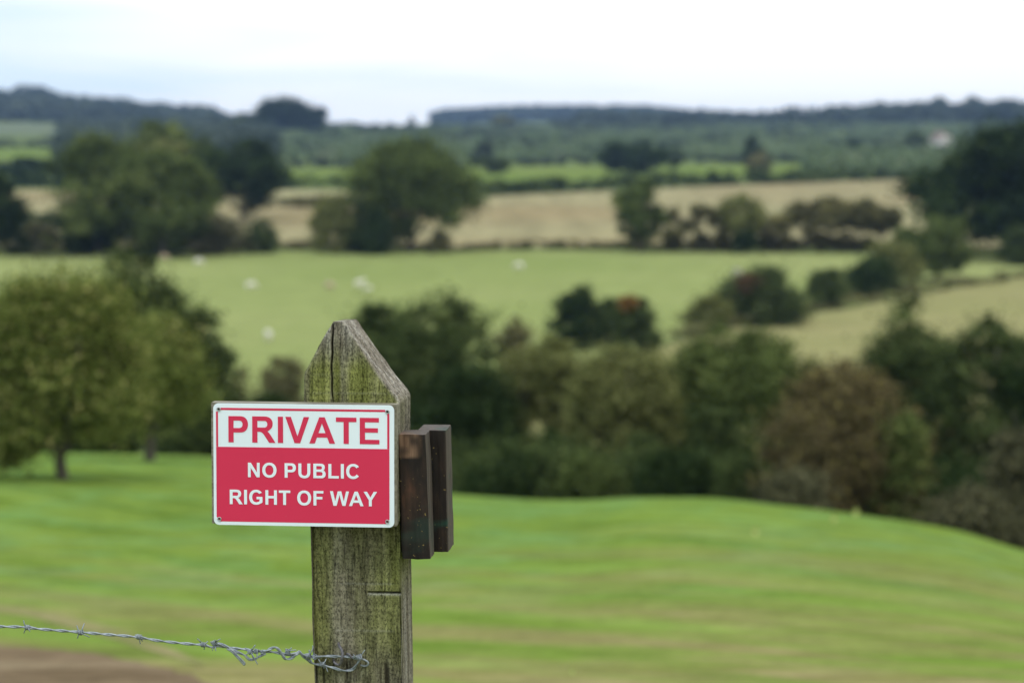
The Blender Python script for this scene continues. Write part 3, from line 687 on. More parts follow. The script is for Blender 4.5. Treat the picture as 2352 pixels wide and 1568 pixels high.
# ------------------------------------------------------------------ sheep
mWool, nt, out = new_mat('wool'); oc = obj_co(nt); nw = noise(nt, oc, 14, 4)
principled(nt, out, ramp(nt, nw, [(0.3, (0.50,0.46,0.38)), (0.7, (0.78,0.75,0.66))]), 0.95, bump=nw, bstr=0.8, bdist=0.04)
mWool2, nt, out = new_mat('fawn_wool'); oc = obj_co(nt); nw = noise(nt, oc, 14, 4)
principled(nt, out, ramp(nt, nw, [(0.3, (0.36,0.27,0.18)), (0.7, (0.5,0.40,0.28))]), 0.95, bump=nw, bstr=0.8, bdist=0.04)
def sheep_mesh(graze=True):
    me = bpy.data.meshes.new('sheep')
    v = []; e = []; rr = []
    def a(p, r, par=None):
        v.append(p); rr.append(r)
        if par is not None: e.append((par, len(v)-1))
        return len(v)-1
    p0 = a((-0.02, 0, 0.62), 0.27); p1 = a((0.26, 0, 0.64), 0.25, p0); p2 = a((-0.32, 0, 0.63), 0.26, p0); a((-0.56, 0, 0.60), 0.15, p2)
    a((-0.66, 0, 0.45), 0.04, len(v)-1)
    n1 = a((0.46, 0, 0.66 if graze else 0.78), 0.14, p1)
    h1 = a((0.62, 0, 0.42 if graze else 0.95), 0.10, n1); h2 = a((0.72, 0, 0.22 if graze else 0.92), 0.075, h1); a((0.77, 0, 0.10 if graze else 0.86), 0.045, h2)
    for s in (-1, 1):
        a((h := v[h1])[0:1] + (s*0.16, h[2]+0.03), 0.022, h1)
        k = a((0.28, s*0.11, 0.40), 0.075, p1); k = a((0.29, s*0.12, 0.22), 0.038, k); a((0.28, s*0.12, 0.02), 0.035, k)
        k = a((-0.36, s*0.12, 0.42), 0.10, p2); k = a((-0.46, s*0.12, 0.25), 0.042, k); a((-0.42, s*0.12, 0.02), 0.035, k)
    me.from_pydata(v, e, []); me.update()
    o = bpy.data.objects.new('sheep', me)
    md = o.modifiers.new('skin', 'SKIN'); md.use_smooth_shade = True
    for i, r in enumerate(rr): me.skin_vertices[0].data[i].radius = (r, r)
    me.skin_vertices[0].data[0].use_root = True
    o.modifiers.new('sub', 'SUBSURF').levels = 1
    COL.objects.link(o)
    dg = bpy.context.evaluated_depsgraph_get(); dg.update()
    m2 = bpy.data.meshes.new_from_object(o.evaluated_get(dg)); bpy.data.objects.remove(o)
    return m2
def mk_sheep(mesh_kind, mat):
    try:
        tmp = bpy.data.meshes.new('x'); o = bpy.data.objects.new('x', tmp)
    except Exception: pass
    m = mesh_kind.copy(); m.materials.clear(); m.materials.append(mat); return m
def sheep_base(graze):
    # skin data layer has to exist before radii can be set
    me = sheep_mesh(graze); return me
SHEEP = [(577,668,0.3,1,0,'white sheep grazing alone in the left part of the pasture'),
         (758,668,2.6,1,1,'fawn sheep grazing just left of the brighter ewe behind the post'),
         (826,664,0.5,0,0,'white ewe standing with head up above and left of the post top'),
         (846,672,2.9,1,0,'white lamb-sized sheep close behind the standing ewe'),
         (1192,622,3.0,1,0,'white sheep grazing high in the middle of the pasture'),
         (1692,638,0.2,1,0,'white sheep beside the bush with the red patch'),
         (617,786,1.9,1,0,'nearest white sheep, low in the pasture above the sign'),
         (322,614,0.4,1,1,'fawn sheep in the shade at the left trunk of the field oaks'),
         (378,602,2.8,1,1,'fawn sheep between the field oaks and the brownish bush'),
         (457,612,0.1,1,0,'white sheep at the pasture edge under the brownish bush')]

# ------------------------------------------------------------------ foreground frame: post, sign, blocks, wire
MM = YS/F                                           # metres per reference pixel at the sign
def fp(px, py, off=0.0):
    """point on the vertical plane of the post face, off metres nearer the camera"""
    return at(px, py, YS)+Vector((0, -off, 0))
ROT = R(-5)                                         # the post shows its right side
PX0 = fp(815, 1066).x
def lz(py): return at(815, py, YS).z
def lx(px): return (px-815)*MM

# --- weathered post
mWood, nt, out = new_mat('mossy_weathered_wood'); oc = obj_co(nt)
grain = noise(nt, mapping(nt, oc, (1,1,0.075)), 190, 6, 0.68, 0.3)
grain2 = noise(nt, mapping(nt, oc, (1,1,0.10)), 45, 5, 0.65, 0.3)
blot = noise(nt, mapping(nt, oc, (1,1,0.33), loc=(0.31,0,0.2)), 13, 4, 0.6)
speck = noise(nt, mapping(nt, oc, (1,1,0.7)), 330, 3, 0.7)
saw = noise(nt, mapping(nt, oc, (0.05,1,1)), 150, 3, 0.6)
wood_c = ramp(nt, grain2, [(0.25,(0.05,0.043,0.028)),(0.45,(0.115,0.105,0.070)),(0.6,(0.18,0.165,0.115)),(0.8,(0.29,0.275,0.215))])
bz = N(nt, 'ShaderNodeAttribute'); bz.attribute_name = 'bevel'
alg = N(nt, 'ShaderNodeAttribute'); alg.attribute_name = 'algae'
green_c = ramp(nt, grain2, [(0.25,(0.070,0.076,0.017)),(0.5,(0.155,0.167,0.045)),(0.75,(0.25,0.258,0.09))])
gm = mth(nt, 'ADD', mth(nt, 'MULTIPLY', ramp(nt, blot, [(0.30, 0.0), (0.62, 1.0)]), 0.55), mth(nt, 'SUBTRACT', alg.outputs['Fac'], 0.35))
gmc = N(nt, 'ShaderNodeClamp'); L(nt, gm, gmc.inputs[0])
c = mixc(nt, mth(nt, 'MULTIPLY', gmc.outputs[0], 0.92), wood_c, green_c)
bare = ramp(nt, grain2, [(0.25,(0.09,0.073,0.05)),(0.5,(0.20,0.18,0.145)),(0.75,(0.38,0.365,0.32))])
c = mixc(nt, bz.outputs['Fac'], c, bare)
c = mixc(nt, 0.75, c, ramp(nt, grain, [(0.36, 0.22), (0.47, 0.9), (0.66, 1.35)]), 'MULTIPLY')
c = mixc(nt, 0.62, c, ramp(nt, speck, [(0.38, 0.08), (0.47, 0.95), (0.66, 1.7)]), 'MULTIPLY')
c = mixc(nt, 0.42, c, ramp(nt, saw, [(0.35, 0.6), (0.65, 1.3)]), 'MULTIPLY')
crk = N(nt, 'ShaderNodeAttribute'); crk.attribute_name = 'crack'
c = mixc(nt, mth(nt, 'MULTIPLY', crk.outputs['Fac'], 0.85), c, (0.018,0.015,0.011))
scr = N(nt, 'ShaderNodeAttribute'); scr.attribute_name = 'scrape'
c = mixc(nt, mth(nt, 'MULTIPLY', mth(nt, 'MULTIPLY', scr.outputs['Fac'], ramp(nt, speck, [(0.35,0.1),(0.55,1.0)])), 0.75), c, (0.42,0.42,0.37))
hgt = mth(nt, 'ADD', mth(nt, 'MULTIPLY', grain, 0.6), mth(nt, 'ADD', mth(nt, 'MULTIPLY', speck, 0.25), mth(nt, 'MULTIPLY', saw, 0.2)))
principled(nt, out, c, 0.92, bump=hgt, bstr=0.8, bdist=0.0022, spec=0.05)

PD = 0.140; RB = 0.014
Zb = tz(PX0, YS)-0.35
rowsY = list(np.arange(1575, 735, -4.0))
zrows = [Zb + (lz(1575)-Zb)*i/60 for i in range(60)] + [lz(y) for y in rowsY]
yrows = [1575+(60-i)*8 for i in range(60)] + rowsY
Lx = np.array([(735,767),(750,760),(762,751),(790,735),(830,714),(858,698.5),(868,697),(925,698),(1207,708.5),(1568,717.5),(2200,735)], float)
Rx = np.array([(735,788),(745,795),(762,805),(830,851),(880,886),(912,912),(924,919),(990,919),(1207,918.5),(1568,923.5),(2200,936)], float)
nf, ns, nb = 170, 44, 30
rng = np.random.default_rng(5)
def vnoise(x, y, seed, sx_, sy_):
    """smooth value noise"""
    r_ = np.random.default_rng(seed).uniform(-1, 1, (257, 257))
    a = x*sx_; b = y*sy_; ia = np.floor(a).astype(int); ib = np.floor(b).astype(int); fa = a-ia; fb = b-ib
    fa = fa*fa*(3-2*fa); fb = fb*fb*(3-2*fb)
    g_ = lambda i, j: r_[i % 257, j % 257]
    return g_(ia,ib)*(1-fa)*(1-fb)+g_(ia+1,ib)*fa*(1-fb)+g_(ia,ib+1)*(1-fa)*fb+g_(ia+1,ib+1)*fa*fb
Vp = []; bev = []; alga = []; cra = []; scrp = []
for z, yy in zip(zrows, yrows):
    xl = lx(np.interp(yy, Lx[:, 0], Lx[:, 1])); xr = lx(np.interp(yy, Rx[:, 0], Rx[:, 1]))
    tf = np.linspace(0, 1, nf); tsd = np.linspace(0, 1, ns+2)[1:-1]
    px_ = np.concatenate([xl+(xr-xl)*tf, np.full(ns, xr), xr+(xl-xr)*np.linspace(0, 1, nb), np.full(ns, xl)])
    py_ = np.concatenate([np.zeros(nf), PD*tsd, np.full(nb, PD), PD*(1-tsd)])
    side = np.concatenate([np.zeros(nf), np.ones(ns), np.full(nb, 2), np.full(ns, 3)])
    # arris wear on the front edges
    wear = 0.0030
    ef = np.minimum(tf, 1-tf)*(xr-xl)
    py_[:nf] += wear*np.clip(1-ef/0.004, 0, 1)**1.5
    n_ = vnoise(px_*1.0+py_*1.3, np.full_like(px_, z), 1, 260, 9)*0.0008 + vnoise(px_+py_, np.full_like(px_, z), 2, 60, 14)*0.0014
    py_[:nf] += n_[:nf] + (RB if yy > 1195 else 0)
    px_[nf:nf+ns] += n_[nf:nf+ns]*1.2; px_[-ns:] -= n_[-ns:]
    cr = np.zeros(len(px_)); sc_ = np.zeros(len(px_))
    xf = px_[:nf]/MM+815                 # reference px along the front
    # long drying crack below the apex
    xc = 763.5+1.6*math.sin(yy*0.035)+0.8*math.sin(yy*0.11)
    wdt = np.interp(yy, [740,752,790,850,905,940], [1.3,1.5,2.0,1.8,1.2,0.4])
    if 738 < yy < 940:
        g1 = np.exp(-((xf-xc)/max(wdt,0.3))**2)
        py_[:nf] += g1*0.010; cr[:nf] = np.maximum(cr[:nf], g1)
        g2 = np.exp(-((xf-785-2*math.sin(yy*.05))/6)**2)*np.interp(yy, [800,830,930,940], [0,1,1,0]); py_[:nf] += g2*0.0015
    # saw cut on the lower right of the front
    if 1359 < yy < 1372:
        m1 = np.clip((xf-(838+0*xf))/6, 0, 1)
        gg = np.exp(-((yy-1363)/2.4)**2)*m1; py_[:nf] += gg*0.006; cr[:nf] = np.maximum(cr[:nf], gg*np.clip((xf-850)/15, 0, 1))
        g3 = np.exp(-((yy-1368)/2.0)**2)*m1; sc_[:nf] = np.maximum(sc_[:nf], g3)
    for (y0, a0, a1, s_) in ((1342,770,905,.35),(1452,760,905,.35),(861,712,800,.3),(902,712,912,.2)):
        sc_[:nf] = np.maximum(sc_[:nf], s_*np.exp(-((yy-y0)/1.6)**2)*np.clip((xf-a0)/10,0,1)*np.clip((a1-xf)/10,0,1))
    # splits near the right arris and in the foot
    if yy > 1290:
        g4 = np.exp(-((xf-(918+1.5*math.sin(yy*.03)+(yy-1290)*.012))/0.9)**2)*np.clip((yy-1400)/60, 0, 1); py_[:nf] += g4*0.004; cr[:nf] = np.maximum(cr[:nf], g4*0.8)
    if yy > 1500:
        q = vnoise(px_[:nf], np.full(nf, z), 9, 230, 11); k_ = np.clip((q-0.32)*3, 0, 1)*np.clip((yy-1510)/25, 0, 1)
        py_[:nf] += k_*0.004; cr[:nf] = np.maximum(cr[:nf], k_*0.9)
    al = np.full(len(px_), 0.12)
    # algae: strong around the upper front, patchy bands lower, at the left edge and right edge
    up = np.interp(yy, [735,790,840,900,1210,1260,1300,1480,1560], [0.0,0.3,0.95,1.05,0.45,0.65,0.72,0.60,0.15])
    band_ = 0.55+0.45*np.sin(xf*0.07+2.0)*np.sin(xf*0.021)
    if yy < 1000:
        st = np.interp(xf, [695,708,716,756,760,775,786,797,808,842,856,918], [0.1,0.4,1.1,1.1,0.3,1.0,0.25,0.6,1.05,1.0,0.6,0.8])
    else:
        st = np.interp(xf, [708,716,745,765,790,815,840,870,905,925], [1.25,1.3,0.9,0.15,0.1,0.45,0.55,0.9,1.0,1.0])
    al[:nf] = up*st
    al[nf:nf+ns] = 0.25 if yy < 1215 else np.interp(yy, [1215,1330,1400], [0.75,0.6,0.05])
    bv = np.zeros(len(px_))
    b0 = np.interp(yy, [735,770,905,935], [1,1,1,0.35]); bv[nf:nf+ns] = b0
    if yy >= 935: bv[nf:nf+ns] = 0.35 if yy < 1215 else np.interp(yy, [1215,1300,1400], [0.1,0.25,0.8])
    bv[-ns:] = 0.7
    bv[:nf] = np.clip(np.interp(yy, [735,770,815,850], [0.95,0.75,0.3,0]) , 0, 1)
    # bare rim along the right slope of the front
    if yy < 1000: bv[:nf] = np.maximum(bv[:nf], np.clip(1-(np.interp(yy, Rx[:,0], Rx[:,1])-xf)/9, 0, 1)*0.9)
    for arr, v_ in ((Vp, np.stack([px_, py_, np.full(len(px_), z)], 1)), (bev, bv), (alga, al), (cra, cr), (scrp, sc_)): arr.append(v_)
nper = nf+ns+nb+ns
# soften and chip the ridge line: the top outline of the back dips slightly
VP = np.concatenate(Vp); nr = len(zrows)
back = VP[:, 1]/PD; hi_ = np.clip((VP[:, 2]-lz(905))/(lz(735)-lz(905)), 0, 1)
VP[:, 2] -= back*hi_*0.006
mp_ = lambda a: np.concatenate(a)
Fp = grid_faces(nr, nper, wrap=True)
# cap (top) as fan between front and back lines
pme_V = VP
postE = empty('wooden_post', (PX0, YS, 0), 'weathered square timber post with a pointed top and green algae', 'post', rot=(0, 0, ROT))
top0 = (nr-1)*nper
front = [top0+i for i in range(nf)]; backr = [top0+nf+ns+i for i in range(nb)][::-1]
capF = []
fr = [front[int(round(i*(nf-1)/(nb-1)))] for i in range(nb)]
for i in range(nb-1): capF.append((fr[i], fr[i+1], backr[i+1], backr[i]))
Fp = np.concatenate([Fp, np.array(capF)])
post = mesh_obj('post_shaft', pme_V, Fp, mWood, postE, smooth=True)
for nm, arr in (('bevel', bev), ('algae', alga), ('crack', cra), ('scrape', scrp)):
    a = post.data.attributes.new(nm, 'FLOAT', 'POINT'); a.data.foreach_set('value', mp_(arr).astype(np.float32))
post.data.update()
try: post.data.set_sharp_from_angle(angle=R(38))
except Exception: pass

# --- two dark timber blocks fixed to the right of the post
def block_mat(name, green):
    m, nt, out = new_mat(name); oc = obj_co(nt)
    g1 = noise(nt, mapping(nt, oc, (1,1,0.08)), 120, 5, 0.65); g2 = noise(nt, mapping(nt, oc, (1,1,0.5)), 26, 4)
    c = ramp(nt, g2, [(0.3,(0.007,0.005,0.004)),(0.47,(0.013,0.009,0.007)),(0.6,(0.026,0.015,0.010)),(0.74,(0.070,0.032,0.018))])
    c = mixc(nt, 0.6, c, ramp(nt, g1, [(0.3, 0.5), (0.7, 1.6)]), 'MULTIPLY')
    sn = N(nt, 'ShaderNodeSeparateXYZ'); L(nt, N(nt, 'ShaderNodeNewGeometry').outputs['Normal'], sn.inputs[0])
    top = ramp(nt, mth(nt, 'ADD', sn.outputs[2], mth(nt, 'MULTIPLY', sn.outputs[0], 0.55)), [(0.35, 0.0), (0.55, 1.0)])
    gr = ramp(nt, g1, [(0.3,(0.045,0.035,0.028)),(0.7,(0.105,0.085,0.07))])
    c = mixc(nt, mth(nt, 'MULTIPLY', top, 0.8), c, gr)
    pw = N(nt, 'ShaderNodeAttribute'); pw.attribute_name = 'worn'
    c = mixc(nt, pw.outputs['Fac'], c, ramp(nt, g1, [(0.3,(0.10,0.055,0.032)),(0.7,(0.27,0.165,0.105))]))
    sg = N(nt, 'ShaderNodeSeparateXYZ'); L(nt, oc, sg.inputs[0])
    gp = noise(nt, mapping(nt, oc, (0.3,0.3,1), loc=(0,0,0.37)), 26 if green else 18, 3)
    c = mixc(nt, mth(nt, 'MULTIPLY', ramp(nt, gp, [(0.56, 0.0), (0.66, 1.0)]), 0.65 if green else 0.22), c, (0.012,0.060,0.042))
    sp2 = noise(nt, mapping(nt, oc, loc=(0.5,0,0)), 210, 2)
    c = mixc(nt, mth(nt, 'MULTIPLY', ramp(nt, sp2, [(0.70, 0.0), (0.74, 1.0)]), 0.7), c, (0.26,0.19,0.06))
    principled(nt, out, c, 0.75, bump=g1, bstr=0.7, bdist=0.0015, spec=0.25)
    return m
def block(cor_top, cor_bot, x0, x1, ybk, dep, mat, label, seed):
    """box with worn, slightly irregular arrises built from dense rows; x in ref px, y local metres"""
    e = empty('timber_block', (PX0, YS, 0), label, 'timber block', 'dark timber blocks beside the post', rot=(0, 0, ROT))
    rows = 70; nfr = 26; nsd = 26; V = []; wn = []
    rr_ = random.Random(seed)
    for i in range(rows+5):
        k = min(max(i-2, 0), rows)/rows if rows else 0
        t = min(max((i-2)/rows, 0), 1)
        py = cor_bot+(cor_top-cor_bot)*t; z = lz(py)
        xl = lx(x0[0]+(x0[1]-x0[0])*(1-t)); xr = lx(x1[0]+(x1[1]-x1[0])*(1-t))
        sh = {0: 0.004, 1: 0.0012}.get(i, {0: 0.004, 1: 0.0012}.get(rows+4-i, 0))
        u = np.linspace(0, 1, nfr); s = np.linspace(0, 1, nsd+2)[1:-1]
        X_ = np.concatenate([xl+(xr-xl)*u, np.full(nsd, xr), xr+(xl-xr)*u, np.full(nsd, xl)])
        Y_ = np.concatenate([np.full(nfr, ybk), ybk+dep*s, np.full(nfr, ybk+dep), ybk+dep*(1-s)])
        cx_, cy_ = (xl+xr)/2, ybk+dep/2
        # round the four vertical arrises
        hx, hy = (xr-xl)/2-sh, dep/2-sh
        X2 = np.clip(X_-cx_, -hx, hx); Y2 = np.clip(Y_-cy_, -hy, hy)
        rc = 0.0035; ax = np.abs(X2)-(hx-rc); ay = np.abs(Y2)-(hy-rc); m_ = (ax > 0) & (ay > 0); ln = np.hypot(ax, ay)
        f = np.where(m_ & (ln > rc), rc/np.maximum(ln, 1e-9), 1)
        X2 = np.where(m_, np.sign(X2)*((hx-rc)+ax*f), X2); Y2 = np.where(m_, np.sign(Y2)*((hy-rc)+ay*f), Y2)
        nz_ = vnoise(X2*1+Y2*2+seed, np.full_like(X2, z), seed, 90, 25)*0.0012 + vnoise(X2+Y2, np.full_like(X2, z), seed+1, 300, 12)*0.0005
        Y2 += nz_; X2 += nz_*0.6
        V.append(np.stack([X2+cx_, Y2+cy_, z+vnoise(X2, Y2, seed+2, 60, 60)*0.0012*(1 if i in (0, 1, rows+3, rows+4) else 0)], 1))
        w_ = np.zeros(len(X2))
        if seed == 31: w_ = np.clip((t-0.80)/0.03, 0, 1)*np.clip(0.42-(X2/(xr-xl)), 0, 0.4)/0.4*np.clip(1.2-t*0.3, 0, 1)*(Y2 < 0)*0.9*np.clip(0.55+vnoise(X2, np.full_like(X2, z), 4, 120, 60), 0, 1)
        wn.append(w_)
    V = np.concatenate(V); n_ = 2*nfr+2*nsd
    Fc = [tuple(f) for f in grid_faces(rows+5, n_, wrap=True)]
    Fc.append(tuple(range(n_))); Fc.append(tuple(range((rows+4)*n_, (rows+5)*n_))[::-1])
    o = mesh_obj('block_body', V, Fc, mat, e, smooth=True)
    a = o.data.attributes.new('worn', 'FLOAT', 'POINT'); a.data.foreach_set('value', np.concatenate(wn).astype(np.float32))
    try: o.data.set_sharp_from_angle(angle=R(50))
    except Exception: pass
    return e
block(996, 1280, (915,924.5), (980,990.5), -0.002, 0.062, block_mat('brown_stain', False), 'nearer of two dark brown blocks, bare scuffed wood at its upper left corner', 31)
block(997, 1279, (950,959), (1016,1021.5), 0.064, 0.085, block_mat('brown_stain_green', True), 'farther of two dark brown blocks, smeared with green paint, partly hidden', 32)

# --- sign
SX0, SX1, SY0, SY1 = 487.0, 909.5, 925.0, 1206.8
SW = (SX1-SX0)*MM; SH = lz(SY0)-lz(SY1)
YF = YS-0.020
signE = empty('warning_sign', (at(698.3, 1066, YF).x+0.0017, YS+0.0058, at(698.3, 1066, YF).z-0.0012), 'red and white rectangular sign reading PRIVATE NO PUBLIC RIGHT OF WAY', 'sign', rot=(0, R(0.18), ROT))
SC2 = SW/1163.0*0.9950                                   # one unit of the close-up the sign was measured in
def sx_(X): return (X-77-581.5)*SC2
def sz_(Y): return -(Y-572-389)*SC2
BT = 0.024                                        # wooden backing
mBoard, nt, out = new_mat('grey_backing_wood'); oc = obj_co(nt)
gb = noise(nt, mapping(nt, oc, (0.1,1,1)), 150, 4)
principled(nt, out, ramp(nt, gb, [(0.3,(0.10,0.09,0.06)),(0.7,(0.27,0.25,0.19))]), 0.9, bump=gb, bstr=0.5, bdist=0.001)
def rrect(x0, x1, z0, z1, r, n=8):
    pts = []
    for cx_, cz_, a0 in ((x1-r, z1-r, 0), (x0+r, z1-r, 90), (x0+r, z0+r, 180), (x1-r, z0+r, 270)):
        for k in range(n+1):
            a = R(a0+90*k/n); pts.append((cx_+r*math.cos(a), cz_+r*math.sin(a)))
    return pts
def extr(pts, y0, y1, bev=0.0):
    """prism of an x,z outline from y0 (front) to y1 (back)"""
    n = len(pts); cx_ = sum(p[0] for p in pts)/n; cz_ = sum(p[1] for p in pts)/n
    V = []; rings = [(y0, 1-bev), (y0+abs(bev)*0.02, 1)] if bev else [(y0, 1)]
    rings.append((y1, 1))
    for y, s in rings: V += [(cx_+(p[0]-cx_)*s, y, cz_+(p[1]-cz_)*s) for p in pts]
    F_ = []
    for q in range(len(rings)-1):
        F_ += [(q*n+i, q*n+(i+1) % n, (q+1)*n+(i+1) % n, (q+1)*n+i) for i in range(n)]
    F_.append(tuple(range(n))[::-1]); F_.append(tuple(range((len(rings)-1)*n, len(rings)*n)))
    return V, F_
mb = MB(); mb.add(*extr(rrect(sx_(62), sx_(1254), sz_(1346), sz_(568), 0.001, 2), -BT, 0.0)); mb.build('backing_board', mBoard, signE)
def paint(name, colr, rough=0.38, dirt=0.12):
    m, nt, out = new_mat(name); oc = obj_co(nt)
    n1 = noise(nt, oc, 9, 5); n2 = noise(nt, oc, 420, 2)
    c = mixc(nt, dirt, colr, ramp(nt, n1, [(0.3, 0.55), (0.7, 1.0)]), 'MULTIPLY')
    c = mixc(nt, mth(nt, 'MULTIPLY', ramp(nt, n2, [(0.74, 0.0), (0.79, 1.0)]), 0.35), c, (0.30,0.28,0.22))
    principled(nt, out, c, rough, bump=n1, bstr=0.05, bdist=0.001, spec=0.4); return m
mWhite = paint('sign_white', (0.72,0.80,0.85)); mRed = paint('sign_red', (0.60,0.022,0.075), 0.42, 0.10)
PT = BT+0.003
mb = MB(); mb.add(*extr(rrect(sx_(77), sx_(1240), sz_(1352), sz_(572), 34*SC2, 8), -PT, -BT-0.0002)); plate = mb.build('sign_plate', mWhite, signE)
# red field: frame strips round the white heading panel plus the lower red ground
yR = -PT-0.0003
redm = MB()
def flat(mbx, pts, y): 
    V, F_ = extr(pts, y, y+0.0002); mbx.add(V, F_)
def rc(x0, x1, y0, y1): return [(sx_(x0), sz_(y1)), (sx_(x1), sz_(y1)), (sx_(x1), sz_(y0)), (sx_(x0), sz_(y0))][::-1]
flat(redm, rc(126, 1183, 600, 614), yR)
flat(redm, rc(95, 108, 624, 849), yR); flat(redm, rc(1196, 1210, 624, 849), yR)
low = [(95,850),(1210,850),(1210,1300),(1186,1330),(120,1330),(95,1300)]
flat(redm, [(sx_(a), sz_(b)) for a, b in low][::-1], yR)
redm.build('red_field', mRed, signE)
# --- lettering drawn as outlines
def arc(cx_, cy_, rx, ry, a0, a1, n=14, p=2.0):
    o = []
    for i in range(n+1):
        a = R(a0+(a1-a0)*i/n); c_, s_ = math.cos(a), math.sin(a)
        o.append((cx_+rx*math.copysign(abs(c_)**(2/p), c_), cy_+ry*math.copysign(abs(s_)**(2/p), s_)))
    return o
def bowl(x, yt, yb, xr_, p=2.3):      # right-facing closed bowl from (x,yt) to (x,yb)
    ry = (yt-yb)/2; rx = min(xr_-x, ry*1.02)
    return [(x, yt)]+arc(xr_-rx, (yt+yb)/2, rx, ry, 90, -90, 16, p)+[(x, yb)]
G = {
 'P': (1366, [[(149,0),(149,1466)]+bowl(640,1466,553,1270)[0:]+[(445,553),(445,0)], bowl(445,1218,802,962)]),
 'R': (1479, [[(150,0),(150,1466)]+arc(860,1056,463,410,90,-38,16,2.2)+[(1110,690),(1010,640),(1120,540),(1210,420),(1474,0),(1120,0),(905,322),(790,485),(700,575),(600,608),(506,612),(446,612),(446,0)], bowl(446,1218,846,1016)]),
 'I': (569, [[(140,0),(140,1466),(436,1466),(436,0)]]),
 'V': (1366, [[(523,0),(-1,1466),(320,1466),(691,381),(1050,1466),(1364,1466),(839,0)]]),
 'A': (1479, [[(1471,0),(1149,0),(1021,333),(435,333),(314,0),(0,0),(571,1466),(884,1466)], [(926,580),(724,1124),(526,580)]]),
 'T': (1251, [[(478,0),(478,1218),(43,1218),(43,1466),(1208,1466),(1208,1218),(774,1218),(774,0)]]),
 'E': (1366, [[(149,0),(149,1466),(1236,1466),(1236,1218),(445,1218),(445,893),(1181,893),(1181,646),(445,646),(445,247),(1264,247),(1264,0)]]),
 'N': (1479, [[(147,0),(147,1466),(435,1466),(1035,487),(1035,1466),(1310,1466),(1310,0),(1013,0),(422,956),(422,0)]]),
 'O': (1593, [arc(797,733,708,758,0,360,48,2.15)[:-1], arc(797,733,404,506,0,360,40,2.15)[:-1]]),
 'U': (1479, [[(147,1466),(443,1466)]+[(443,560)]+arc(738,560,295,332,180,360,20,2.2)[1:-1]+[(1033,560),(1033,1466),(1329,1466),(1329,560)]+arc(738,560,591,585,0,-180,28,2.3)[1:-1]+[(147,560)]]),
 'B': (1479, [[(150,0),(150,1466)]+arc(900,1100,386,366,90,-30,12,2.2)+[(1150,790)]+arc(950,412,415,412,58,-90,16,2.2)+[], bowl(446,1222,883,1000), bowl(446,639,247,1062)]),
 'L': (1251, [[(157,0),(157,1454),(453,1454),(453,247),(1189,247),(1189,0)]]),
 'C': (1479, [arc(790,733,694,758,36,322,40,2.15)+[(1098,450)]+arc(790,733,390,506,318,40,36,2.15)]),
 'G': (1593, [arc(795,733,712,758,36,297,40,2.15)+[(1290,120),(1440,215),(1440,779),(839,779),(839,532),(1142,532),(1142,345),(1020,275)]+arc(800,733,407,506,290,42,36,2.15)]),
 'H': (1479, [[(150,0),(150,1466),(446,1466),(446,889),(1026,889),(1026,1466),(1322,1466),(1322,0),(1026,0),(1026,641),(446,641),(446,0)]]),
 'F': (1251, [[(151,0),(151,1466),(1156,1466),(1156,1218),(447,1218),(447,871),(1059,871),(1059,623),(447,623),(447,0)]]),
 'W': (1933, [[(357,0),(7,1466),(310,1466),(531,459),(799,1466),(1151,1466),(1408,442),(1633,1466),(1931,1466),(1575,0),(1261,0),(969,1096),(678,0)]]),
 'Y': (1366, [[(532,0),(532,617),(-5,1466),(342,1466),(687,886),(1025,1466),(1366,1466),(827,615),(827,0)]]),
}
def lettering(text, X0, X1, Y0, Y1, mat, y):
    """text fitted between X0..X1 and cap line Y0..base line Y1 of the sign"""
    pen = 0; cont = []; lo = 1e9; hi = -1e9
    for ch in text:
        if ch == ' ': pen += 569; continue
        adv, cs = G[ch]
        for c_ in cs:
            cc = [(pen+a, b) for a, b in c_]; cont.append(cc)
            lo = min(lo, min(p[0] for p in cc)); hi = max(hi, max(p[0] for p in cc))
        pen += adv
    cu = bpy.data.curves.new('lettering', 'CURVE'); cu.dimensions = '2D'; cu.fill_mode = 'BOTH'; cu.extrude = 0.00012
    kx = (X1-X0)/(hi-lo); ky = (Y1-Y0)/1466
    for cc in cont:
        s = cu.splines.new('POLY'); s.points.add(len(cc)-1)
        for i, (a, b) in enumerate(cc): s.points[i].co = (sx_(X0+(a-lo)*kx), sz_(Y1-b*ky), 0, 1)
        s.use_cyclic_u = True
    tmp = bpy.data.objects.new('tmp', cu); COL.objects.link(tmp)
    dg = bpy.context.evaluated_depsgraph_get(); dg.update()
    me = bpy.data.meshes.new_from_object(tmp.evaluated_get(dg)); bpy.data.objects.remove(tmp)
    me.transform(Matrix.Rotation(math.pi/2, 4, 'X')); me.transform(Matrix.Translation((0, y, 0)))
    me.materials.clear(); me.materials.append(mat)
    o = bpy.data.objects.new('lettering', me); COL.objects.link(o); o.parent = signE
    return tag(o, '%s lettering reading %s' % ('red' if mat is mRed else 'white', text))
lettering('PRIVATE', 175, 1146, 652, 820, mRed, yR-0.0001)
lettering('NO PUBLIC', 300, 1015, 949, 1042, mWhite, yR-0.0004)
lettering('RIGHT OF WAY', 181, 1131, 1124, 1217, mWhite, yR-0.0004)
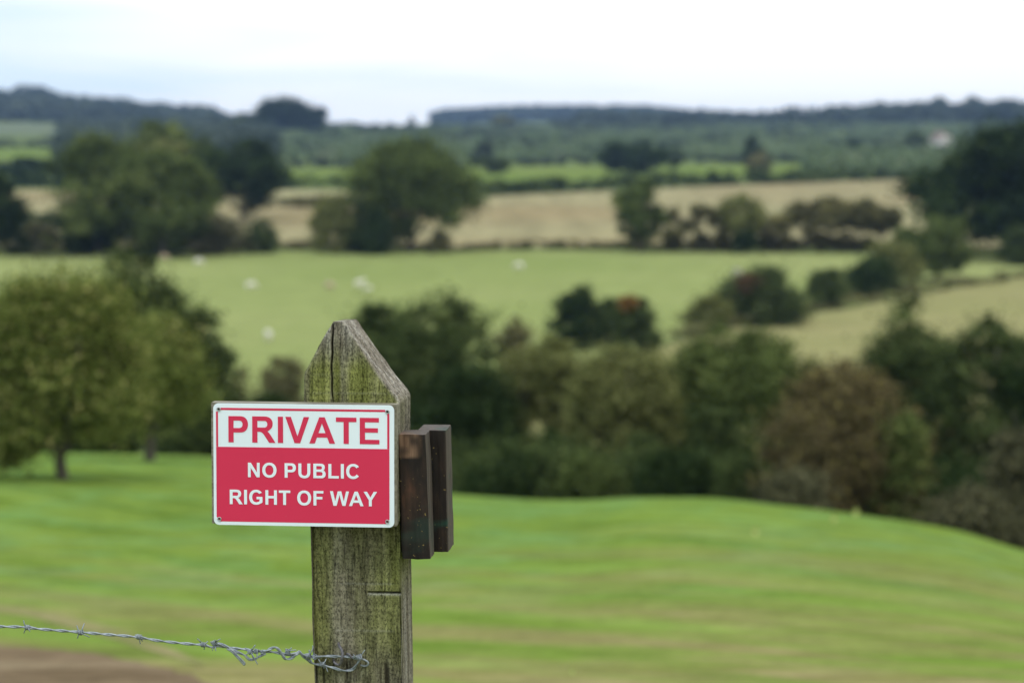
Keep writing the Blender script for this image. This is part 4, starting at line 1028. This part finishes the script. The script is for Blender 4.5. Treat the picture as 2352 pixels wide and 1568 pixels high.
# screws: dished washer, dark socket, pale surround where the red is cut away
mSteel, nt, out = new_mat('dull_steel'); principled(nt, out, (0.42,0.43,0.42), 0.45, 0.8)
mHole, nt, out = new_mat('screw_recess'); principled(nt, out, (0.02,0.018,0.016), 0.8)
for i, (X_, Y_, rs) in enumerate(((113,609,13),(1197,612,13),(113,1314,13),(1196,1314,13))):
    cx_, cz_ = sx_(X_), sz_(Y_); r0 = rs*SC2
    V_ = []; F_ = []; prof = [(r0*1.05, 0.0), (r0*1.02, -0.0010), (r0*0.80, -0.0015), (r0*0.62, -0.0010), (r0*0.55, -0.0004)]
    nseg = 20
    for (rr1, yy1) in prof:
        for k in range(nseg):
            a = 2*math.pi*k/nseg; V_.append((cx_+rr1*math.cos(a), -PT-0.0004+yy1, cz_+rr1*math.sin(a)))
    for q in range(len(prof)-1):
        for k in range(nseg): F_.append((q*nseg+k, (q+1)*nseg+k, (q+1)*nseg+(k+1) % nseg, q*nseg+(k+1) % nseg))
    sc_o = mesh_obj('screw', np.array(V_), F_, mSteel, signE, smooth=True)
    dsk = [(cx_+r0*0.6*math.cos(2*math.pi*k/16), -PT-0.0007, cz_+r0*0.6*math.sin(2*math.pi*k/16)) for k in range(16)]
    mesh_obj('screw_recess', np.array(dsk+[(cx_, -PT-0.0001, cz_)]), [(k, 16, (k+1) % 16) for k in range(16)], mHole, sc_o)

# --- barbed wire
mWire, nt, out = new_mat('galvanised_wire'); oc = obj_co(nt); nw = noise(nt, oc, 160, 4)
principled(nt, out, ramp(nt, nw, [(0.3,(0.13,0.15,0.17)),(0.7,(0.32,0.355,0.38))]), 0.50, 0.45, bump=nw, bstr=0.3, bdist=0.0005, spec=0.4)
mStaple, nt, out = new_mat('old_staple'); oc = obj_co(nt); nw = noise(nt, oc, 260, 4)
principled(nt, out, ramp(nt, nw, [(0.3,(0.07,0.066,0.072)),(0.7,(0.20,0.19,0.205))]), 0.6, 0.5, bump=nw, bstr=0.4, bdist=0.0005)
wireE = empty('barbed_wire', fp(430, 1477, 0.01), 'twisted galvanised barbed wire stretched from the left and tied to the post', 'barbed wire')
WL = Vector(wireE.location)
z6 = lambda x, y: (x*.15625, 1405.7+y*.15625)
z4 = lambda x, y: (441+x*.11719, 1442.4+y*.11719)
z5 = lambda x, y: (679.9+x*.08594, 1451.6+y*.08594)
def wp(p, off=0.004):
    # the post front recedes by the 5 degree turn, and wire left of the post hangs in the same plane
    extra = (math.sin(-ROT)*(p[0]-815)*MM if p[0] > 700 else math.sin(-ROT)*(700-815)*MM) - 0.012*min(max((p[0]-640)/70, 0), 1)
    return fp(p[0], p[1], off+extra) - WL
RW = 0.0014
def strand_pair(pts, offs, tw=0.00125, pitch=0.050, phase=0.0, n=10):
    C_ = catmull([wp(p, o) for p, o in zip(pts, offs)], n)
    # resample evenly
    s = [0]
    for i in range(1, len(C_)): s.append(s[-1]+(C_[i]-C_[i-1]).length)
    m_ = max(8, int(s[-1]/0.0022)); si = np.linspace(0, s[-1], m_)
    A = np.array([[v.x, v.y, v.z] for v in C_]); Pn = np.stack([np.interp(si, s, A[:, k]) for k in range(3)], 1)
    res = []
    for ph in (0, math.pi):
        pts_ = []
        for i in range(m_):
            t = Vector(Pn[min(i+1, m_-1)]-Pn[max(i-1, 0)]).normalized()
            n1 = Vector((0, 1, 0)); n1 = (n1-t*n1.dot(t)).normalized(); n2 = t.cross(n1)
            a = 2*math.pi*si[i]/pitch+ph+phase
            pts_.append(Vector(Pn[i])+(n1*math.cos(a)+n2*math.sin(a))*tw)
        res.append(tube(pts_, RW, 8))
    return res
main = [(-1500,1390),(-1000,1384),(-500,1405),(-250,1421),(-60,1433),(0,1437),(57.8,1438.5),(94,1443),(183,1450),(250,1455.7),(317,1461.5),(367,1470),(441,1477.6),(468,1479),(488,1485),(502,1481),(525,1486),(565,1489.5),(582,1494),(611,1494),(645,1498.7),(658,1503),(674,1504),(689,1499)]
low = [(0,640),(150,640),(300,750),(420,860),(640,900),(760,930),(980,970),(1220,1040),(1440,1030),(1560,950),(1680,760),(1730,660),(1690,600)]
upp = [(0,560),(80,520),(150,600),(280,645),(350,670),(520,690),(800,665),(1180,672),(1400,672),(1500,690),(1620,715),(1760,740)]
for pts, offs, tw, pitch, ph in (
    (main+[z5(*p) for p in low[1:]], [0.010]*len(main)+[0.010,0.009,0.007,0.006,0.006,0.006,0.006,0.006,0.007,0.009,0.010,0.007], 0.00125, 0.052, 0.4),
    ([(645,1498),(658,1501),(672,1500),(683,1499)]+[z5(*p) for p in upp[1:]], [0.013]*4+[0.012]*3+[0.008]*2+[0.006]*6, 0.0012, 0.060, 1.0),
    ([(500,1474),(512,1478),(530,1486),(542,1493),(563,1502),(573,1511),(585,1511),(600,1503),(611,1497)], [0.013]*9, 0.0011, 0.05, 0.0),
    ([(600,1497),(611,1493),(622,1487),(633,1483.5),(642,1490),(649,1501),(656,1511),(665,1511.5),(673,1508),(684,1500)], [0.014]*10, 0.0012, 0.030, 0.7)):
    for (V_, F_) in strand_pair(pts, offs, tw, pitch, ph):
        mesh_obj('strand', np.array([tuple(v) for v in V_]), F_, mWire, wireE, smooth=True)
def tag_tube(name, pts, off, r, mat, parent, n=6, offset0=WL):
    c_ = catmull([fp(p[0], p[1], o)-offset0 for p, o in zip(pts, off)], n)
    V_, F_ = tube(c_, r, 8)
    return mesh_obj(name, np.array([tuple(v) for v in V_]), F_, mat, parent, smooth=True)
# doubled tail hanging below the tie
tag_tube('wire_tail', [z4(700,370),z4(800,430),z4(900,530),z4(1000,640),z4(1035,680),z4(1050,650),z4(1000,590),z4(900,490),z4(820,410),z4(740,370)], [0.012]*10, RW, mWire, wireE)
# hook-shaped end right of the tie
tag_tube('wire_end', [z5(1740,720),z5(1830,750),z5(1905,790),z5(1930,850),z5(1890,905),z5(1810,925),z5(1720,905)], [-0.006,-0.005,-0.004,-0.004,-0.006,-0.008,-0.010], RW*1.25, mWire, wireE)
# barbs: (centre, wire angle deg, [spike vectors in px], off)
BARBS = [
 (z6(405,215), -3, [(-8,-18),(-9,15),(8,8)], 0.010), (z6(1185,290), -5, [(-8,-17),(9,-21),(-7,14),(22,11)], 0.010),
 (z6(2045,355), -10, [(-8,-6),(10,-1),(3,17),(8,11)], 0.010),
 (z4(225,310), -10, [(-13,-16),(11,-8),(2,12),(-5,-4)], 0.010),
 (z4(440,270), 25, [(16,-11),(-3,17),(5,17),(-7,-5)], 0.014),
 (z4(1150,440), 20, [(12,-16),(-12,-9),(18,28),(9,18),(-9,7)], 0.014),
 (z4(1270,430), -15, [(16,-4),(3,17),(-3,-6)], 0.015),
 (z4(1880,450), 80, [(21,-6),(10,-10),(-5,-8)], 0.014),
 (z4(2270,550), 10, [(2,-14),(9,12),(-9,-3)], 0.013),
 (z5(320,650), 5, [(3,-15),(12,-20),(2,13),(-8,-6)], 0.011),
 (z5(490,680), 60, [(-5,-27),(-3,6)], 0.010),
 (z5(705,880), 8, [(-10,-13),(9,-15),(3,10),(12,18)], 0.008),
 (z5(1660,680), -20, [(-11,-10),(16,-19),(9,3),(-12,-3)], 0.011)]
for (c_, wa, spikes, off) in BARBS:
    mb = MB(); C0 = wp(c_, off); t = Vector((math.cos(R(wa)), 0, -math.sin(R(-wa))*1.0)); t = Vector((math.cos(R(wa)), 0, math.sin(R(wa)))).normalized()
    n1 = Vector((0, 1, 0)); n2 = t.cross(n1)
    hel = []
    turns = 3.2; seg = 44
    for i in range(seg+1):
        a = 2*math.pi*turns*i/seg
        hel.append(C0+t*((i/seg-0.5)*0.0075)+(n1*math.cos(a)+n2*math.sin(a))*0.0037)
    mb.add(*tube(hel, 0.00098, 7))
    for j, (dx, dy) in enumerate(spikes):
        st = C0+t*(0.003*(-1 if dx < 0 else 1)*random.uniform(0.3, 1))+Vector((0, random.choice((-1, 1))*0.003, 0))
        en = C0+Vector((dx*MM, random.uniform(-0.006, 0.004), -dy*MM))
        mid = st.lerp(en, 0.5)+Vector((random.uniform(-1, 1), 0, random.uniform(-1, 1)))*0.0005
        mb.add(*tube([st, mid, st.lerp(en, 0.93), en], [0.00098, 0.00098, 0.0009, 0.0003], 7))
    mb.build('barb', mWire, wireE, smooth=True)
# staples driven into the post
IP = postE.matrix_world
postM = Matrix.Translation((PX0, YS, 0)) @ Matrix.Rotation(ROT, 4, 'Z')
def staple(pts, depth, r):
    P = [postM.inverted() @ (fp(p[0], p[1], 0)) for p in pts]
    P = [Vector((p.x, 0.012-d_, p.z)) for p, d_ in zip(P, depth)]
    V_, F_ = tube(catmull(P, 6), r, 8)
    return mesh_obj('staple', np.array([tuple(v) for v in V_]), F_, mStaple, postE, smooth=True)
staple([z5(1090,330),z5(1130,380),z5(1200,450),z5(1245,560),z5(1225,690),z5(1200,820),z5(1130,885),z5(1040,870),z5(975,810),z5(960,790)], [-0.004,0.005,0.011,0.014,0.015,0.012,0.008,0.005,0.002,-0.004], 0.0023)
staple([z5(1330,620),z5(1350,590),z5(1420,605),z5(1480,680),z5(1475,740),z5(1450,780)], [-0.003,0.006,0.009,0.010,0.004,-0.004], 0.0018)

# ------------------------------------------------------------------ sheep, cottage, leaves on the lawn
def sheep_build():
    meshes = []
    for graze in (False, True):
        me = bpy.data.meshes.new('tmp'); v = []; e = []; rr = []
        def a(p, r, par=None):
            v.append(p); rr.append(r)
            if par is not None: e.append((par, len(v)-1))
            return len(v)-1
        p0 = a((-0.02,0,0.62),0.27); p1 = a((0.26,0,0.64),0.25,p0); p2 = a((-0.32,0,0.63),0.26,p0); q = a((-0.55,0,0.60),0.16,p2); a((-0.66,0,0.46),0.04,q)
        n1 = a((0.46,0,0.64 if graze else 0.80),0.15,p1); h1 = a((0.62,0,0.42 if graze else 0.98),0.10,n1)
        h2 = a((0.71,0,0.24 if graze else 0.94),0.075,h1); a((0.76,0,0.10 if graze else 0.88),0.045,h2)
        for s in (-1, 1):
            a((0.56, s*0.15, 0.47 if graze else 1.0), 0.025, h1)
            k = a((0.28,s*0.12,0.40),0.08,p1); k = a((0.29,s*0.12,0.22),0.04,k); a((0.28,s*0.12,0.0),0.035,k)
            k = a((-0.36,s*0.13,0.42),0.10,p2); k = a((-0.45,s*0.13,0.25),0.045,k); a((-0.42,s*0.13,0.0),0.035,k)
        me.from_pydata(v, e, []); me.update()
        o = bpy.data.objects.new('tmp', me); COL.objects.link(o)
        o.modifiers.new('skin', 'SKIN')
        if not me.skin_vertices: 
            bpy.context.view_layer.objects.active = o; o.select_set(True); bpy.ops.mesh.customdata_skin_add()
        for i, r in enumerate(rr): me.skin_vertices[0].data[i].radius = (r, r)
        me.skin_vertices[0].data[0].use_root = True
        sb = o.modifiers.new('sub', 'SUBSURF'); sb.levels = 2; sb.render_levels = 2
        dg = bpy.context.evaluated_depsgraph_get(); dg.update()
        m2 = bpy.data.meshes.new_from_object(o.evaluated_get(dg)); bpy.data.objects.remove(o)
        m2.polygons.foreach_set('use_smooth', np.ones(len(m2.polygons), dtype=bool)); meshes.append(m2)
    return meshes
SM = sheep_build()
var = {}
for gz in (0, 1):
    for cl_, mt in ((0, mWool), (1, mWool2)):
        m_ = SM[gz].copy(); m_.materials.clear(); m_.materials.append(mt); m_.name = 'sheep'; var[(gz, cl_)] = m_
for (px_, py_, rz_, gz, cl_, lab) in SHEEP:
    h = ground_hit(px_, py_)
    o = bpy.data.objects.new('sheep', var[(gz, cl_)]); COL.objects.link(o)
    sc_ = 0.7 if 'lamb' in lab else 1.0
    o.location = (h.x, h.y, tz(h.x, h.y)+0.10); o.rotation_euler = (0, 0, rz_); o.scale = (sc_,)*3
    tag(o, lab, 'sheep', 'sheep grazing in the pasture')

# cottage on the hillside
mPl, nt, out = new_mat('pale_render'); principled(nt, out, ramp(nt, noise(nt, obj_co(nt), 2.0, 4), [(0.3,(0.60,0.55,0.50)),(0.7,(0.76,0.72,0.67))]), 0.9)
mRf, nt, out = new_mat('brown_roof_tiles'); principled(nt, out, ramp(nt, noise(nt, obj_co(nt), 5.0, 4), [(0.3,(0.12,0.09,0.075)),(0.7,(0.22,0.16,0.13))]), 0.85)
mGl, nt, out = new_mat('window_glass'); principled(nt, out, (0.03,0.035,0.04), 0.15, spec=0.6)
hx = ux(2170, 1085); hz = tz(hx, 1085)
ho = empty('cottage', (hx, 1085, hz), 'small pale cottage among trees high on the far hillside at the right', 'house', rot=(0,0,R(14)))
def boxV(x0,x1,y0,y1,z0,z1):
    return [(x0,y0,z0),(x1,y0,z0),(x1,y1,z0),(x0,y1,z0),(x0,y0,z1),(x1,y0,z1),(x1,y1,z1),(x0,y1,z1)], [(0,3,2,1),(4,5,6,7),(0,1,5,4),(1,2,6,5),(2,3,7,6),(3,0,4,7)]
mb = MB(); mb.add([(-3.2,0,-1),(3.2,0,-1),(3.2,0,5.2),(0,0,8.4),(-3.2,0,5.2),(-3.2,11,-1),(3.2,11,-1),(3.2,11,5.2),(0,11,8.4),(-3.2,11,5.2)],
    [(0,1,2,3,4),(9,8,7,6,5),(0,5,6,1),(1,6,7,2),(0,4,9,5)]); mb.build('wall', mPl, ho)
mb = MB()
for s in (-1, 1):
    a_ = [(s*3.6,-0.35,4.95),(0,-0.35,8.55),(0,11.35,8.55),(s*3.6,11.35,4.95)]; mb.add(a_+[(x,y,z-0.22) for x,y,z in a_], [(0,1,2,3),(7,6,5,4),(0,4,5,1),(1,5,6,2),(2,6,7,3),(3,7,4,0)])
rf = mb.build('roof', mRf, ho)
mb = MB(); mb.add(*boxV(-0.5,0.5,8.5,9.5,7.6,10.0)); mb.add(*boxV(-0.62,0.62,8.38,9.62,10.0,10.2)); mb.build('chimney', mRf, rf)
for (wx, wz) in ((-1.5,1.2),(1.5,1.2),(-1.5,4.0),(1.5,4.0)):
    mb = MB(); mb.add(*boxV(wx-0.55,wx+0.55,-0.03,0.03,wz-0.6,wz+0.6)); wo = mb.build('window', mPl, ho)
    mb = MB(); mb.add(*boxV(wx-0.47,wx-0.03,-0.05,-0.032,wz-0.52,wz+0.52)); mb.add(*boxV(wx+0.03,wx+0.47,-0.05,-0.032,wz-0.52,wz+0.52)); mb.build('pane', mGl, wo)

# pale yellow leaves lying on the lawn
mLeafY, nt, out = new_mat('pale_fallen_leaf'); principled(nt, out, (0.27,0.31,0.09), 0.8)
for (px_, py_, s_, lab) in ((1735,1233,0.065,'pale yellow leaf lying on the lawn below the broad yellow topped tree'),(1916,1201,0.065,'pale yellow leaf on the lawn below the russet drooping tree'),
                        (1966,1186,0.075,'larger pale yellow leaf at the lawn edge under the russet drooping tree'),(1314,1553,0.02,'pale leaf on the grass at the bottom of the view')):
    h = ground_hit(px_, py_+3)
    V_ = []; nk = 7
    outl = [(0,-1),(0.35,-0.7),(0.55,-0.2),(0.5,0.3),(0.25,0.75),(0,1),(-0.25,0.75),(-0.5,0.3),(-0.55,-0.2),(-0.35,-0.7)]
    for a_, b_ in outl: V_.append((a_*s_*1.3, b_*s_*0.3, 0.35*s_+b_*s_*0.95))
    V_.append((0, 0.35*s_, 0.4*s_))
    o = mesh_obj('fallen_leaf', np.array(V_+[(x, y+0.003, z) for x, y, z in V_]), [(k, (k+1) % 10, 10) for k in range(10)]+[(11+(k+1) % 10, 11+k, 21) for k in range(10)], mLeafY)
    o.location = (h.x, h.y, tz(h.x, h.y)+0.75*s_+0.02); tag(o, lab, 'leaf', 'fallen leaves on the lawn')

# ------------------------------------------------------------------ air
m, nt, out = new_mat('hazy_air'); pv = N(nt, 'ShaderNodeVolumePrincipled')
pv.inputs['Density'].default_value = 0.000075; pv.inputs['Color'].default_value = (0.40,0.60,1.0,1); pv.inputs['Anisotropy'].default_value = 0.3
L(nt, pv.outputs[0], out.inputs['Volume'])
mb = MB(); mb.add(*boxV(-7000,7000,-7000,7000,float(V[:,2].min())-1.0,110.0))
hb = mb.build('haze', m); tag(hb, kind='stuff')
